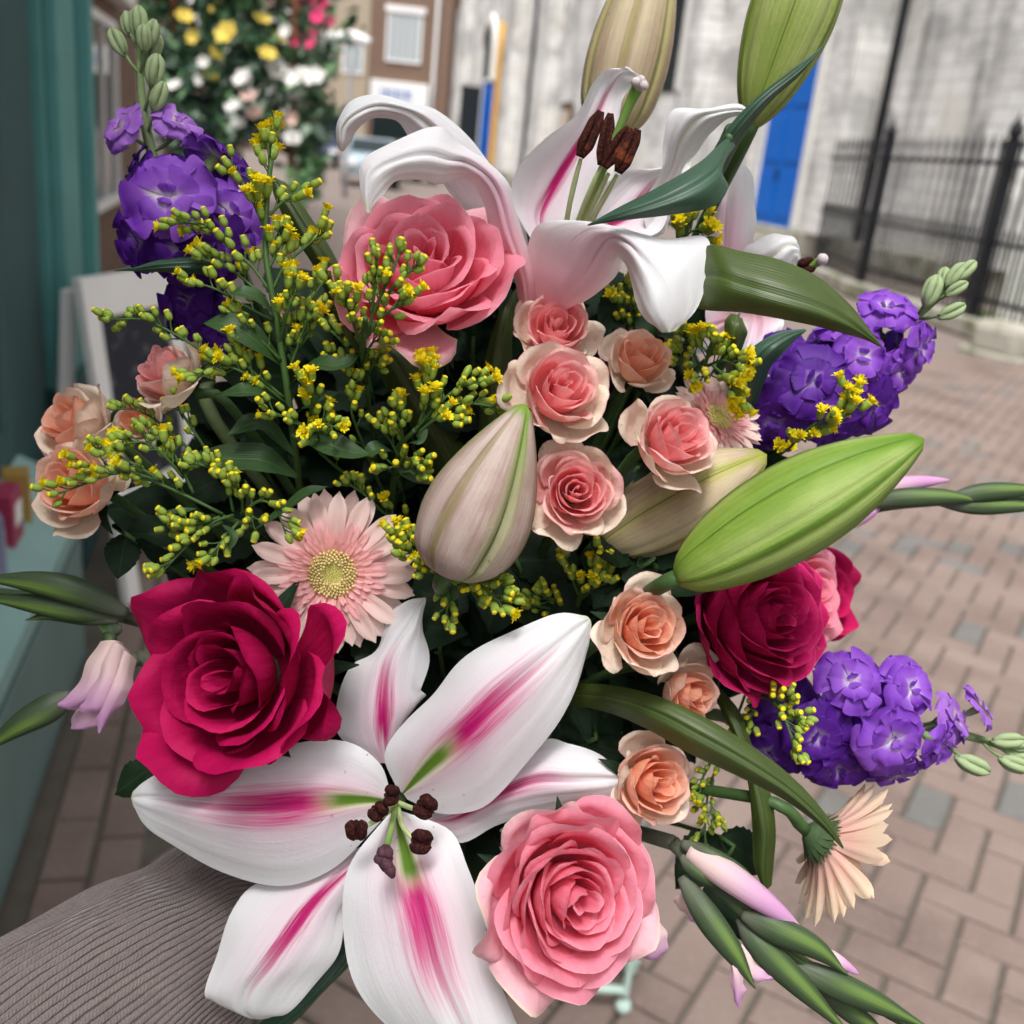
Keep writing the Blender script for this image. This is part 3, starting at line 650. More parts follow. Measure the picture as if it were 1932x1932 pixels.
# ------------------------------------------------------------------ roses
def rose_mat(name, inner, outer, base, rim=None, rimw=.06, veins=.25, trans=.22, sat_dark=.75):
    """inner: colour of the heart side of a petal, outer: near the lip, base: at the foot; rim: thin edge tint."""
    t = NT(name); uv, U, V = t.uv()
    streak = t.noise(t.scalev(uv, (26, 2.2, 1)), 1.0, 4)
    blot = t.noise(t.objco(), 55, 3); speck = t.noise(t.objco(), 260, 3, .7)
    vv = t.math('ADD', V, t.math('MULTIPLY', t.math('SUBTRACT', streak, .5), .16))
    c = t.mix(t.ss(vv, .02, .45), base, inner)
    c = t.mix(t.ss(vv, .5, 1.0), c, outer)
    if rim:
        e = t.math('MINIMUM', t.math('MINIMUM', U, t.math('SUBTRACT', 1.0, U)), t.math('MULTIPLY', t.math('SUBTRACT', 1.0, V), 1.6))
        e = t.math('ADD', e, t.math('MULTIPLY', t.math('SUBTRACT', blot, .5), .05))
        c = t.mix(t.ss(e, rimw, 0.0), c, rim)
    r = t.rand()
    c = t.mix(t.math('MULTIPLY', r, .25), c, outer)
    if rim: c = t.mix(t.math('MULTIPLY', t.ss(speck, .66, .74), .5), c, (.34, .16, .10))
    c = t.mix(t.math('MULTIPLY', t.ss(streak, .35, .75), .22), c, tuple(min(1, x * 1.25 + .02) for x in outer))
    dk = t.new('ShaderNodeHueSaturation'); t.l.new(c, dk.inputs['Color'])
    dk.inputs['Saturation'].default_value = 1.0
    t.l.new(t.math('ADD', .93, t.math('MULTIPLY', blot, .14)), dk.inputs['Value'])
    c = dk.outputs[0]
    h = t.math('ADD', t.math('ADD', t.math('MULTIPLY', streak, .9), t.math('MULTIPLY', t.noise(uv, 90, 2), .5)), t.math('MULTIPLY', t.noise(t.scalev(uv, (9, 4, 1)), 1.0, 3), 2.2))
    t.bump(h, veins * 2.2, .0009)
    return t.finish(c, .6, .16, trans)

def rose_petal(rt, zt, span, lip, curl, spiral, bulge, r0, ph, drop, tip, R, rnd, flare=0.0, n=18, m=17):
    """One rose petal in the rose's frame about azimuth 0. rt/zt: rim radius and height, lip: length of the rolled rim,
    curl: its total turn (rad), tip: how much the middle keeps straight (pointed tip)."""
    a = np.linspace(-1, 1, m)[None, :]; s = np.linspace(0, 1, n)[:, None]
    sb = 0.74                                    # share of the rows below the lip
    drop_ = drop * np.abs(a) ** 2.6
    q = np.clip(s / sb, 0, 1) * (1 - drop_ * .55)
    # body: quadratic Bezier in (r, z)
    b0 = (r0, 0.0); b1 = (rt * bulge, zt * .30); b2 = (rt, zt)
    r = (1 - q) ** 2 * b0[0] + 2 * q * (1 - q) * b1[0] + q * q * b2[0]
    z = (1 - q) ** 2 * b0[1] + 2 * q * (1 - q) * b1[1] + q * q * b2[1]
    dr = 2 * (1 - q) * (b1[0] - b0[0]) + 2 * q * (b2[0] - b1[0]); dz = 2 * (1 - q) * (b1[1] - b0[1]) + 2 * q * (b2[1] - b1[1])
    th0 = np.arctan2(dr, dz)                      # tilt of the tangent from vertical
    # lip: arc that turns outwards
    L = np.clip((s - sb) / (1 - sb), 0, 1)
    roll = curl * (1 - tip * np.exp(-(a / .33) ** 2)) * (1 + .18 * np.sin(2.2 * a + ph))
    k = np.maximum(roll, .05)
    ln = lip * (1 - .92 * np.abs(a) ** 3.2) * (1 + .50 * tip * np.exp(-(a / .17) ** 2))
    ang = th0 + k * L
    r = r + ln / k * (-np.cos(ang) + np.cos(th0))
    z = z + ln / k * (np.sin(ang) - np.sin(th0))
    az = a * span * (1 - .10 * (1 - q) * 0 + 0 * s)
    az = az * (0.45 + .55 * np.clip(q * 1.7, 0, 1) ** .7)          # narrower foot
    corner = R * .055 * tip * (1 - np.abs(a)) ** 1.15 * s ** 2.5 - R * .015 * tip * s ** 2.5
    wob = corner + R * .020 * np.sin(3.1 * a + ph) * s ** 2 + R * .014 * np.sin(6.3 * a + 2.2 * ph + 3 * s) * s ** 3 + R * .006 * np.sin(15 * a + 5 * ph) * s ** 6
    rr = r * (1 + spiral * a * np.clip(q, 0, 1)) + wob + flare * R * np.abs(a) ** 2 * s ** 3
    zz = z + R * .018 * np.sin(2.6 * a + 1.7 * ph) * s ** 2 + R * .010 * np.sin(8 * a + ph * 3.1) * s ** 5
    return np.stack([rr * np.cos(az), rr * np.sin(az), zz + 0 * a], -1)

def rose(name, c, axis, R, label, group, mat, seed=1, N=30, heart=(.05, .9), hc=.62, ho=.30, power=.85, spin=0.0, outer=5,
         curl0=.7, curl1=2.3, lip0=.05, lip1=.20, tip=.55, outer_mat=None, stem=None, sepals=True, mats=None, curl_out=None, depth=None, spn=(1.75, .72), inner_mat=None, inner=.45):
    """c: world point at the middle of the bloom; axis: where it faces; R: radius."""
    rnd = random.Random(seed)
    Rf = frame_from(axis, spin)
    dep = depth if depth is not None else .45 * R
    o = np.asarray(c) - Rf[:, 2] * dep
    root = empty(name, mat=mat4(Rf, o), label=label, cat='rose', group=group)
    az = rnd.random() * 6.28
    for i in range(N):
        q = i / (N - 1)
        rt = R * (heart[0] + (.80 - heart[0]) * q ** power) * (1 + rnd.uniform(-.05, .05))
        zt = R * (hc * (heart[1] + (1 - heart[1]) * min(1, q * 3.0)) * (1 - q ** 2.0) + ho * q ** 2.0) + R * rnd.uniform(-.025, .03)
        span = spn[0] * (1 - q) ** 1.3 + spn[1] * (1 - (1 - q) ** 1.3) + rnd.uniform(-.06, .1)
        lip = R * (lip0 + (lip1 - lip0) * q ** 1.2) * (1 + rnd.uniform(-.2, .25))
        curl = curl0 + (curl1 - curl0) * q + rnd.uniform(-.35, .35)
        bulge = 1.12 - .22 * q + rnd.uniform(-.04, .04)
        if curl_out is not None and i >= N - outer: curl = curl_out + rnd.uniform(-.3, .3)
        X = rose_petal(rt, zt, span, lip, curl, .10 + .05 * (1 - q), bulge, R * (.03 + .05 * q), rnd.random() * 6.28, .55 + .25 * rnd.random(),
                       tip * (0.3 + .7 * q), R, rnd)
        n, m = X.shape[:2]
        use = inner_mat if (inner_mat is not None and q < inner) else mat
        if outer_mat is not None and i >= N - outer: use = outer_mat
        me = make_mesh('petal', X, grid_faces(n, m), grid_uv(n, m), use)
        # the foot turns a little so that petals do not all tilt alike
        Mr = Matrix.Rotation(az, 4, 'Z') @ Matrix.Rotation(rnd.uniform(-.05, .05), 4, 'Y')
        obj('petal', me, root, M=Mr)
        az += 2.399963 if i > 3 else 2.2
        az += rnd.uniform(-.14, .14)
    # receptacle + sepals + stem
    V, F, uv = tube_geo([(0, 0, -.10 * R), (0, 0, -.02 * R), (0, 0, .06 * R), (0, 0, .12 * R)], [.05 * R, .15 * R, .20 * R, .12 * R], 12)
    obj('receptacle', make_mesh('receptacle', V, F, uv, M_STEM), root)
    if sepals:
        for k in range(5):
            pts = np.array([[.10, 0, .0], [.3, 0, -.02], [.55, 0, .02], [.8, 0, -.12]]) * R
            X = strip_geo(pts, [.10 * R, .13 * R, .09 * R, .005 * R], (0, 0, 1), 8, 5, cup=.2)
            me = make_mesh('sepal', X, grid_faces(8, 5), grid_uv(8, 5), M_LEAF)
            obj('sepal', me, root, M=Matrix.Rotation(k * 1.2566 + rnd.random() * .3, 4, 'Z'))
    if stem is not None:
        p0 = o - Rf[:, 2] * .05 * R
        pts = [p0, p0 - Rf[:, 2] * .03, .5 * (p0 - Rf[:, 2] * .06) + .5 * stem, stem]
        inv = np.linalg.inv(Rf)
        loc = [(inv @ (q_ - o)) for q_ in pts]
        V, F, uv = tube_geo(loc, [.0022 + .02 * R, .002 + .015 * R, .0024, .0024], 8, 16)
        obj('stem', make_mesh('stem', V, F, uv, M_STEM), root)
    return root

# ------------------------------------------------------------------ lilies
def loft(st, n=40, m=21, groove=.0016, rip=0.0, ripn=3.0, ph=0.0):
    """st: stations [(L, M, R)], each (u, v, d). Quadratic across, Catmull-Rom along."""
    A = np.array([[P(*q) for q in row] for row in st])
    A = crom(A, n)
    t = np.linspace(-1, 1, m)[None, :, None]
    X = A[:, 0:1] * (t * (t - 1) / 2) + A[:, 1:2] * (1 - t * t) + A[:, 2:3] * (t * (t + 1) / 2)
    gs = np.gradient(X, axis=0); gt = np.gradient(X, axis=1)
    N = np.cross(gs, gt); N /= np.linalg.norm(N, axis=-1, keepdims=True) + 1e-12
    s = np.linspace(0, 1, n)[:, None, None]
    fade = np.sin(np.pi * np.clip(s, 0, 1)) ** .6
    side = np.sign(N[n // 2, m // 2] @ (CAM - X[n // 2, m // 2]))
    disp = -groove * np.exp(-(t / .10) ** 2) + .6 * groove * np.exp(-((np.abs(t) - .25) / .14) ** 2)
    disp = disp * fade + rip * np.sin(ripn * 2 * np.pi * s + ph + 2.1 * np.sign(t)) * np.abs(t) ** 2.5 * fade
    disp = disp + .0004 * np.sin(23 * t + 7 * s + ph) * fade * np.abs(t)
    return X + N * disp * side

def lily_mat(name, stripe=(.50, .010, .15), amount=1.0, s0=.2, s1=.62, width=.42, nect=True, blush=.35, back=False, base_tint=None):
    t = NT(name); uv, U, V = t.uv()
    tt = t.math('ABSOLUTE', t.math('SUBTRACT', t.math('MULTIPLY', U, 2.0), 1.0))
    streak = t.noise(t.scalev(uv, (22, 1.6, 1)), 1.0, 4, .6)
    fine = t.noise(t.scalev(uv, (70, 5, 1)), 1.0, 3, .6)
    sp = t.math('ADD', V, t.math('MULTIPLY', t.math('SUBTRACT', streak, .5), .55))
    white = t.mix(t.noise(t.objco(), 40, 3), (.75, .755, .775), (.82, .82, .83))
    # blush of pale pink round the stripe, then the stripe, both feathered along the veins
    wmod = t.math('ADD', tt, t.math('MULTIPLY', t.math('SUBTRACT', t.math('ADD', t.math('MULTIPLY', streak, .5), t.math('MULTIPLY', fine, .5)), .5), .55))
    bl = t.math('MULTIPLY', t.math('MULTIPLY', t.ss(wmod, 1.0, .1), t.ss(sp, s1 + .22, s1 - .25)), blush)
    c = t.mix(bl, white, (.80, .30, .50))
    win = t.math('MULTIPLY', t.ss(sp, s0 - .10, s0 + .12), t.ss(sp, s1 + .20, s1 - .26))
    core = t.math('MULTIPLY', t.ss(wmod, width, .06), win)
    c = t.mix(t.math('MULTIPLY', core, amount), c, stripe)
    mid = t.math('MULTIPLY', t.ss(tt, .05, .0), t.math('MULTIPLY', win, .5))
    c = t.mix(mid, c, tuple(x * .55 for x in stripe))
    if nect:
        g = t.math('MULTIPLY', t.ss(tt, .17, .06), t.ss(V, .30, .20))
        g2 = t.math('MULTIPLY', t.ss(tt, .30, .10), t.ss(V, .34, .18))
        c = t.mix(t.math('MULTIPLY', g2, .6), c, (.62, .72, .35)); c = t.mix(g, c, (.11, .22, .02))
    tipg = t.math('MULTIPLY', t.ss(V, .93, 1.0), .6)
    c = t.mix(tipg, c, (.60, .68, .38))
    if back:
        rib = t.ss(tt, .10, .02)
        c = t.mix(t.math('MULTIPLY', rib, .5), c, (.66, .70, .42))
    if base_tint: c = t.mix(t.ss(V, .35, 0.0), c, base_tint)
    h = t.math('ADD', t.math('MULTIPLY', streak, .6), t.math('MULTIPLY', fine, .5))
    h = t.math('ADD', h, t.math('MULTIPLY', t.noise(t.objco(), 420, 3, .6), .35))
    t.bump(h, .40, .0008)
    pap = t.noise(t.objco(), 330, 1, .5)
    dots = t.math('MULTIPLY', t.ss(pap, .735, .76), t.math('MULTIPLY', t.ss(V, .30, .18), .7 if nect else 0.0))
    c = t.mix(dots, c, (.36, .02, .10))
    return t.finish(c, .5, .2, .26)

M_TEPAL = lily_mat('lily_tepal_inner')
M_TEPAL_O = lily_mat('lily_tepal_outer', s0=.10, s1=.50, width=.30, nect=False, blush=.4)
M_TEPAL_W = lily_mat('lily_tepal_pale', amount=.0, nect=False, blush=.14, s1=.35, back=True)
M_TEPAL_S = lily_mat('lily_tepal_narrow_stripe', s0=.12, s1=.62, width=.22, nect=False, blush=.30)
M_TEPAL_P = lily_mat('lily_tepal_flushed', amount=.0, nect=False, blush=.55, s1=.45, base_tint=(.80, .42, .48))
t = NT('filament'); M_FIL = t.finish((.52, .62, .30), .4, .4, .1)
t = NT('anther_fresh'); nz = t.noise(t.objco(), 900, 3); nz2 = t.noise(t.objco(), 160, 2); t.bump(nz, .9, .0006)
M_ANTHER_F = t.finish(t.mix(t.ss(nz2, .55, .75), t.mix(t.ss(nz, .4, .7), (.022, .006, .005), (.085, .018, .010)), (.17, .040, .014)), .85, .15)
t = NT('anther'); nz = t.noise(t.objco(), 900, 3); nz2 = t.noise(t.objco(), 160, 2)
c_ = t.mix(t.ss(nz, .45, .7), (.020, .005, .005), (.075, .016, .010)); c_ = t.mix(t.ss(nz2, .66, .78), c_, (.22, .05, .010))
t.bump(nz, .9, .0006); M_ANTHER = t.finish(c_, .85, .15)
t = NT('anther_dusky'); nz = t.noise(t.objco(), 500, 3)
t.bump(nz, .6, .0005); M_ANTHER_D = t.finish(t.mix(nz, (.04, .012, .018), (.11, .05, .07)), .7, .2)
t = NT('style'); uv_, U_, V_ = t.uv(); M_STYLE = t.finish(t.mix(V_, (.40, .52, .18), (.14, .30, .04)), .4, .4, .1)
t = NT('stigma'); M_STIGMA = t.finish(t.mix(t.noise(t.objco(), 400, 2), (.42, .34, .36), (.62, .55, .55)), .6, .3)

def tepal(root, o, st, mat, **k):
    X = loft(st, **k); n, m = X.shape[:2]
    return obj('tepal', make_mesh('tepal', X - o, grid_faces(n, m), grid_uv(n, m), mat), root)

def anther_geo(a, b, r, seed=0):
    """Two-lobed anther from a to b."""
    a, b = np.asarray(a, float), np.asarray(b, float)
    ax = unit(b - a); side = unit(np.cross(ax, FW)); rn = random.Random(seed)
    parts = []
    for sgn in (-1, 1):
        off = side * r * .85 * sgn
        mid = .5 * (a + b) + off + (-FW) * r * .35
        pts = [a + off * .6, a * .75 + b * .25 + off - FW * r * .2, mid, a * .25 + b * .75 + off - FW * r * .2, b + off * .5]
        parts.append(tube_geo(pts, [r * .35, r * (.75 + .2 * rn.random()), r * .82, r * .72, r * .3], 10, 18))
    pts = [a, .5 * (a + b) + FW * r * .2, b]; parts.append(tube_geo(pts, [r * .3, r * .6, r * .3], 8, 10))
    return join_geo(parts)

def stamen(root, o, path, a, b, r, mat, fr=.0011, seed=0):
    f = tube('stamen', PP(path), [fr * 1.2, fr, fr, fr * .7], M_FIL, root, o)
    V, F, uv = anther_geo(P(*a), P(*b), r, seed)
    obj('anther', make_mesh('anther', V - o, F, uv, mat), f)
    return f

# --- the wide open bloom
O1 = P(750, 1512, .456)
lily1 = empty('lily', O1, 'wide open white lily with magenta streaks and dark anthers, below the darkest crimson rose', 'lily', 'lilies in the bouquet')
def D(rows, ds, edge=.006):
    """Give traced (u, v) rows their depths: ds for the midrib, edges a little further back."""
    return [tuple((q[0], q[1], d + (0 if i == 1 else (edge if not isinstance(edge, (list, tuple)) else edge[j]))) for i, q in enumerate(r)) for j, (r, d) in enumerate(zip(rows, ds))]
T1 = [((738, 1498), (740, 1512), (736, 1526)), ((716, 1440), (680, 1509), (700, 1572)), ((650, 1399), (600, 1513), (630, 1638)), ((540, 1402), (500, 1522), (530, 1668)),
      ((415, 1440), (400, 1520), (410, 1643)), ((315, 1458), (310, 1508), (312, 1586)), ((272, 1474), (268, 1504), (270, 1552)), ((252, 1492), (248, 1505), (252, 1522))]
T2 = [((750, 1492), (760, 1497), (768, 1508)), ((726, 1425), (800, 1455), (830, 1537)), ((765, 1360), (845, 1412), (897, 1526)), ((815, 1306), (893, 1368), (948, 1490)),
      ((865, 1254), (945, 1318), (1000, 1436)), ((930, 1210), (1000, 1268), (1048, 1368)), ((995, 1176), (1050, 1222), (1090, 1290)), ((1055, 1158), (1088, 1188), (1112, 1225)), ((1106, 1162), (1113, 1168), (1116, 1178))]
T3 = [((705, 1440), (728, 1440), (748, 1440)), ((640, 1390), (724, 1395), (760, 1372)), ((640, 1330), (724, 1345), (806, 1316)), ((662, 1258), (728, 1280), (788, 1300)),
      ((704, 1222), (740, 1232), (806, 1244)), ((728, 1166), (772, 1180), (803, 1192)), ((768, 1138), (788, 1148), (802, 1155)), ((797, 1128), (801, 1127), (804, 1130))]
T4 = [((800, 1545), (800, 1552), (805, 1562)), ((880, 1500), (862, 1541), (868, 1588)), ((950, 1445), (942, 1498), (935, 1560)), ((1030, 1397), (1010, 1474), (1010, 1540)),
      ((1075, 1402), (1075, 1472), (1085, 1524)), ((1130, 1424), (1135, 1470), (1145, 1520)), ((1170, 1450), (1175, 1470), (1180, 1498)), ((1199, 1467), (1202, 1470), (1200, 1474))]
T5 = [((738, 1530), (745, 1532), (752, 1528)), ((668, 1618), (765, 1610), (848, 1566)), ((646, 1688), (780, 1670), (880, 1640)), ((647, 1765), (800, 1740), (912, 1728)),
      ((668, 1845), (825, 1838), (938, 1826)), ((715, 1918), (858, 1918), (970, 1920)), ((790, 1990), (890, 1985), (985, 1985)), ((900, 2060), (915, 2062), (930, 2055))]
T6 = [((712, 1585), (718, 1590), (724, 1600)), ((560, 1645), (655, 1640), (690, 1650)), ((478, 1668), (590, 1706), (650, 1705)), ((440, 1720), (545, 1768), (648, 1752)),
      ((408, 1800), (505, 1822), (630, 1812)), ((390, 1866), (470, 1868), (585, 1872)), ((398, 1890), (460, 1905), (540, 1912)), ((440, 1906), (475, 1922), (510, 1920))]
tepal(lily1, O1, D(T1, [.455, .446, .436, .432, .434, .440, .443, .446], [0, .004, .012, .016, .014, .008, .004, 0]), M_TEPAL, rip=.0008, ripn=2.3)
tepal(lily1, O1, D(T2, [.455, .443, .433, .426, .424, .425, .429, .434, .437], [0, .006, .012, .014, .012, .010, .006, .003, 0]), M_TEPAL, rip=.0012, ripn=2.6, ph=1)
tepal(lily1, O1, D(T5, [.452, .440, .428, .420, .416, .416, .420, .425], [0, .006, .012, .016, .016, .014, .008, 0]), M_TEPAL, rip=.0009, ripn=2, ph=2)
tepal(lily1, O1, D(T3, [.462, .456, .452, .452, .453, .455, .459, .462], [0, .004, .010, .008, .008, .006, .002, 0]), M_TEPAL_O, rip=.0022, ripn=1.7, ph=.4)
tepal(lily1, O1, D(T4, [.462, .456, .450, .446, .444, .444, .446, .449], [0, .004, .006, .010, .010, .006, .003, 0]), M_TEPAL_O, rip=.0008, ph=3)
tepal(lily1, O1, D(T6, [.462, .454, .448, .444, .443, .446, .450, .455], [0, .003, .008, .010, .010, .006, .004, 0]), M_TEPAL_S, rip=.0010, ripn=3.2, ph=1.4)
for k, (pth, a, b, r, mt) in enumerate([
        ([(748, 1515, .450), (742, 1508, .437), (738, 1505, .428), (737, 1502, .424)], (726, 1500, .421), (752, 1500, .424), .0026, M_ANTHER),
        ([(748, 1515, .450), (735, 1520, .437), (722, 1527, .428), (715, 1532, .425)], (703, 1522, .422), (725, 1540, .424), .0026, M_ANTHER),
        ([(746, 1520, .450), (722, 1540, .437), (700, 1553, .427), (688, 1560, .424)], (672, 1548, .421), (674, 1584, .422), .0027, M_ANTHER),
        ([(752, 1515, .450), (775, 1524, .437), (790, 1527, .428), (798, 1526, .424)], (788, 1512, .421), (818, 1532, .422), .0031, M_ANTHER),
        ([(750, 1520, .450), (758, 1555, .437), (772, 1575, .427), (784, 1586, .424)], (776, 1584, .420), (814, 1590, .421), .0031, M_ANTHER)]):
    stamen(lily1, O1, pth, a, b, r, mt, seed=k)
pst = tube('pistil', PP([(748, 1515, .452), (742, 1545, .436), (734, 1580, .422), (728, 1602, .412)]), [.0015, .0013, .0013, .0016], M_STYLE, lily1, O1)
parts = [tube_geo(PP([(728, 1600, .413), (726, 1620, .408), (730, 1640, .409)]), [.0022, .0036, .0020], 10, 12)]
for dx, dy in ((-16, 4), (10, -14), (8, 22), (-8, -16), (14, 34)):
    parts.append(tube_geo(PP([(726, 1620, .409), (726 + dx * .7, 1618 + dy * .7, .406), (727 + dx, 1620 + dy, .407)]), [.0016, .0024, .0012], 8, 10))
V, F, uv = join_geo(parts); obj('stigma', make_mesh('stigma', V - O1, F, uv, M_ANTHER_D), pst)
HOLD = P(860, 1470, .72)
def stem_to_hold(root, o, p0, back, r=.003, mat=None, hold=None):
    h = HOLD if hold is None else hold
    pts = [p0, p0 + back * .35, .45 * p0 + .55 * h + back * .25, h]
    return tube('stem', pts, [r, r * .9, r * .9, r * .9], mat or M_STEM, root, o, n=18)
stem_to_hold(lily1, O1, O1 + FW * .004, FW * .06, .0035)

# --- the trumpet shaped bloom above, seen from the side
O2 = P(1030, 590, .475)
lily2 = empty('lily', O2, 'trumpet shaped white lily with rust brown anthers, curling over the coral pink rose', 'lily', 'lilies in the bouquet')
A_ = [((965, 530, .480), (985, 500, .475), (1000, 480, .475)), ((905, 435, .480), (945, 400, .468), (978, 375, .470)), ((850, 365, .475), (893, 322, .462), (928, 312, .464)), ((812, 312, .467), (848, 275, .455), (880, 256, .458)),
      ((774, 268, .460), (802, 230, .450), (820, 206, .452)), ((750, 228, .455), (766, 209, .446), (775, 194, .450)), ((715, 222, .452), (712, 200, .441), (715, 182, .448)), ((690, 232, .450), (670, 216, .438), (662, 192, .446)),
      ((668, 250, .450), (648, 240, .439), (636, 226, .445)), ((660, 268, .450), (645, 268, .442), (634, 258, .446)), ((650, 284, .448), (645, 286, .446), (640, 282, .446))]
B_ = [((982, 592, .470), (996, 588, .468), (1012, 580, .470)), ((968, 520, .462), (990, 522, .455), (1014, 518, .462)), ((930, 450, .454), (962, 440, .444), (988, 440, .455)), ((912, 385, .446), (945, 375, .436), (968, 385, .448)),
      ((884, 345, .438), (922, 335, .430), (955, 342, .440)), ((860, 340, .430), (885, 308, .424), (915, 300, .434)), ((828, 346, .422), (850, 300, .416), (868, 272, .430)), ((792, 340, .416), (806, 290, .409), (826, 242, .420)),
      ((748, 342, .411), (752, 300, .405), (750, 264, .412)), ((722, 366, .408), (706, 325, .403), (684, 298, .408)), ((705, 384, .407), (693, 360, .404), (678, 345, .407)), ((700, 400, .407), (695, 402, .406), (690, 398, .406))]
C_ = [((1020, 480, .468), (1045, 490, .474), (1075, 480, .470)), ((968, 385, .455), (1018, 415, .470), (1085, 425, .462)), ((972, 325, .450), (1045, 352, .468), (1118, 372, .458)), ((1030, 267, .450), (1085, 285, .466), (1146, 300, .456)),
      ((1082, 218, .452), (1122, 226, .465), (1165, 236, .457)), ((1118, 160, .455), (1145, 176, .463), (1178, 190, .459)), ((1148, 132, .455), (1168, 142, .458), (1190, 166, .458)), ((1180, 128, .452), (1188, 136, .452), (1197, 155, .455)), ((1204, 140, .450), (1205, 143, .450), (1203, 148, .450))]
D_ = [((1075, 470, .470), (1090, 475, .474), (1110, 478, .470)), ((1095, 410, .466), (1140, 432, .474), (1170, 462, .466)), ((1120, 365, .466), (1190, 402, .476), (1240, 440, .468)), ((1175, 325, .468), (1232, 350, .478), (1268, 390, .472)),
      ((1235, 318, .472), (1268, 322, .478), (1290, 345, .476)), ((1300, 300, .480), (1303, 304, .480), (1304, 310, .480))]
E_ = [((1012, 585, .470), (1040, 592, .466), (1066, 588, .470)), ((996, 520, .462), (1072, 552, .448), (1120, 560, .458)), ((998, 460, .452), (1105, 512, .436), (1158, 528, .448)), ((1018, 422, .440), (1128, 474, .426), (1172, 498, .436)),
      ((1080, 413, .428), (1150, 450, .417), (1178, 495, .424)), ((1160, 430, .419), (1185, 460, .409), (1190, 530, .416)), ((1250, 450, .416), (1222, 500, .404), (1205, 575, .412)), ((1332, 446, .420), (1250, 545, .403), (1222, 605, .410)),
      ((1336, 505, .417), (1260, 585, .405), (1237, 618, .410)), ((1315, 580, .414), (1264, 612, .408), (1248, 626, .411)), ((1275, 624, .411), (1262, 627, .410), (1255, 627, .411))]
F_ = [((1222, 450, .474), (1235, 448, .476), (1255, 440, .476)), ((1215, 380, .466), (1240, 370, .472), (1275, 370, .470)), ((1250, 320, .458), (1268, 320, .464), (1290, 318, .462)), ((1252, 262, .452), (1285, 265, .452), (1318, 285, .458)),
      ((1270, 208, .448), (1315, 225, .444), (1342, 248, .452)), ((1335, 204, .446), (1352, 212, .442), (1366, 228, .448)), ((1392, 198, .446), (1396, 207, .444), (1398, 220, .447)), ((1421, 214, .447), (1423, 219, .446), (1421, 224, .447))]
tepal(lily2, O2, A_, M_TEPAL_W, n=56, rip=.0006)
tepal(lily2, O2, B_, M_TEPAL_P, n=60, rip=.0006)
tepal(lily2, O2, C_, M_TEPAL_S, n=48, rip=.001, groove=.0012)
tepal(lily2, O2, D_, M_TEPAL_S, rip=.0006)
tepal(lily2, O2, E_, M_TEPAL_P, n=60, rip=.0006, groove=.0012)
tepal(lily2, O2, F_, M_TEPAL_W, n=44, rip=.0005)
for k, (pth, a, b, r) in enumerate([
        ([(1062, 470, .465), (1072, 400, .448), (1085, 340, .438), (1096, 300, .432)], (1094, 296, .430), (1134, 210, .428), .0021),
        ([(1072, 475, .465), (1095, 405, .446), (1118, 350, .434), (1136, 310, .428)], (1134, 312, .427), (1152, 214, .424), .0018),
        ([(1080, 475, .465), (1110, 405, .446), (1132, 360, .436), (1148, 328, .428)], (1140, 316, .424), (1188, 240, .420), .0019),
        ([(1090, 478, .465), (1120, 410, .446), (1145, 365, .436), (1164, 330, .428)], (1166, 326, .423), (1204, 244, .419), .0020)]):
    stamen(lily2, O2, pth, a, b, r, M_ANTHER_F, fr=.0012, seed=20 + k)
pst = tube('pistil', PP([(1078, 480, .466), (1110, 390, .444), (1150, 290, .428), (1182, 210, .418), (1203, 165, .413)]), [.0020, .0019, .0017, .0019, .0026], M_STYLE, lily2, O2)
parts = [tube_geo(PP([(1204, 166, .413), (1208, 156, .411), (1211, 150, .411)]), [.0024, .0034, .0020], 12, 10)]
for dx, dy in ((-14, -4), (12, 8), (2, -10)):
    parts.append(tube_geo(PP([(1208, 157, .411), (1208 + dx * .6, 157 + dy * .6, .409), (1208 + dx, 157 + dy, .410)]), [.0014, .0022, .0012], 8, 8))
V, F, uv = join_geo(parts); obj('stigma', make_mesh('stigma', V - O2, F, uv, M_STIGMA), pst)
stem_to_hold(lily2, O2, O2 + FW * .004, FW * .06 - UP * .02, .0034)

# --- the bloom behind the broad leaf, facing away
O3 = P(1400, 600, .545)
lily3 = empty('lily', O3, 'white lily half hidden behind the broad green leaf, its rust anther poking out', 'lily', 'lilies in the bouquet')
G_ = [((1330, 560, .535), (1370, 565, .530), (1410, 560, .535)), ((1315, 480, .520), (1368, 480, .508), (1418, 470, .518)), ((1312, 400, .512), (1372, 395, .500), (1426, 400, .510)), ((1325, 340, .512), (1378, 335, .502), (1420, 345, .510)),
      ((1355, 295, .516), (1384, 290, .510), (1404, 300, .514)), ((1382, 268, .520), (1386, 267, .520), (1390, 270, .520))]
H_ = [((1390, 560, .530), (1415, 580, .528), (1440, 590, .530)), ((1395, 480, .515), (1430, 510, .508), (1465, 540, .515)), ((1430, 450, .508), (1462, 480, .498), (1490, 520, .506)), ((1470, 442, .504), (1488, 462, .496), (1503, 495, .502)), ((1500, 452, .502), (1506, 470, .500), (1510, 500, .502)), ((1505, 505, .506), (1508, 508, .506), (1510, 510, .506))]
I_ = [((1390, 590, .535), (1385, 600, .532), (1380, 610, .535)), ((1320, 580, .515), (1330, 620, .505), (1345, 660, .512)), ((1270, 590, .505), (1285, 630, .498), (1300, 670, .505)), ((1240, 625, .502), (1245, 650, .500), (1255, 675, .502))]
J_ = [((1400, 580, .535), (1430, 585, .532), (1455, 580, .535)), ((1390, 620, .515), (1430, 625, .506), (1478, 610, .514)), ((1385, 670, .510), (1412, 680, .503), (1450, 660, .510)), ((1388, 710, .512), (1398, 715, .510), (1410, 705, .512))]
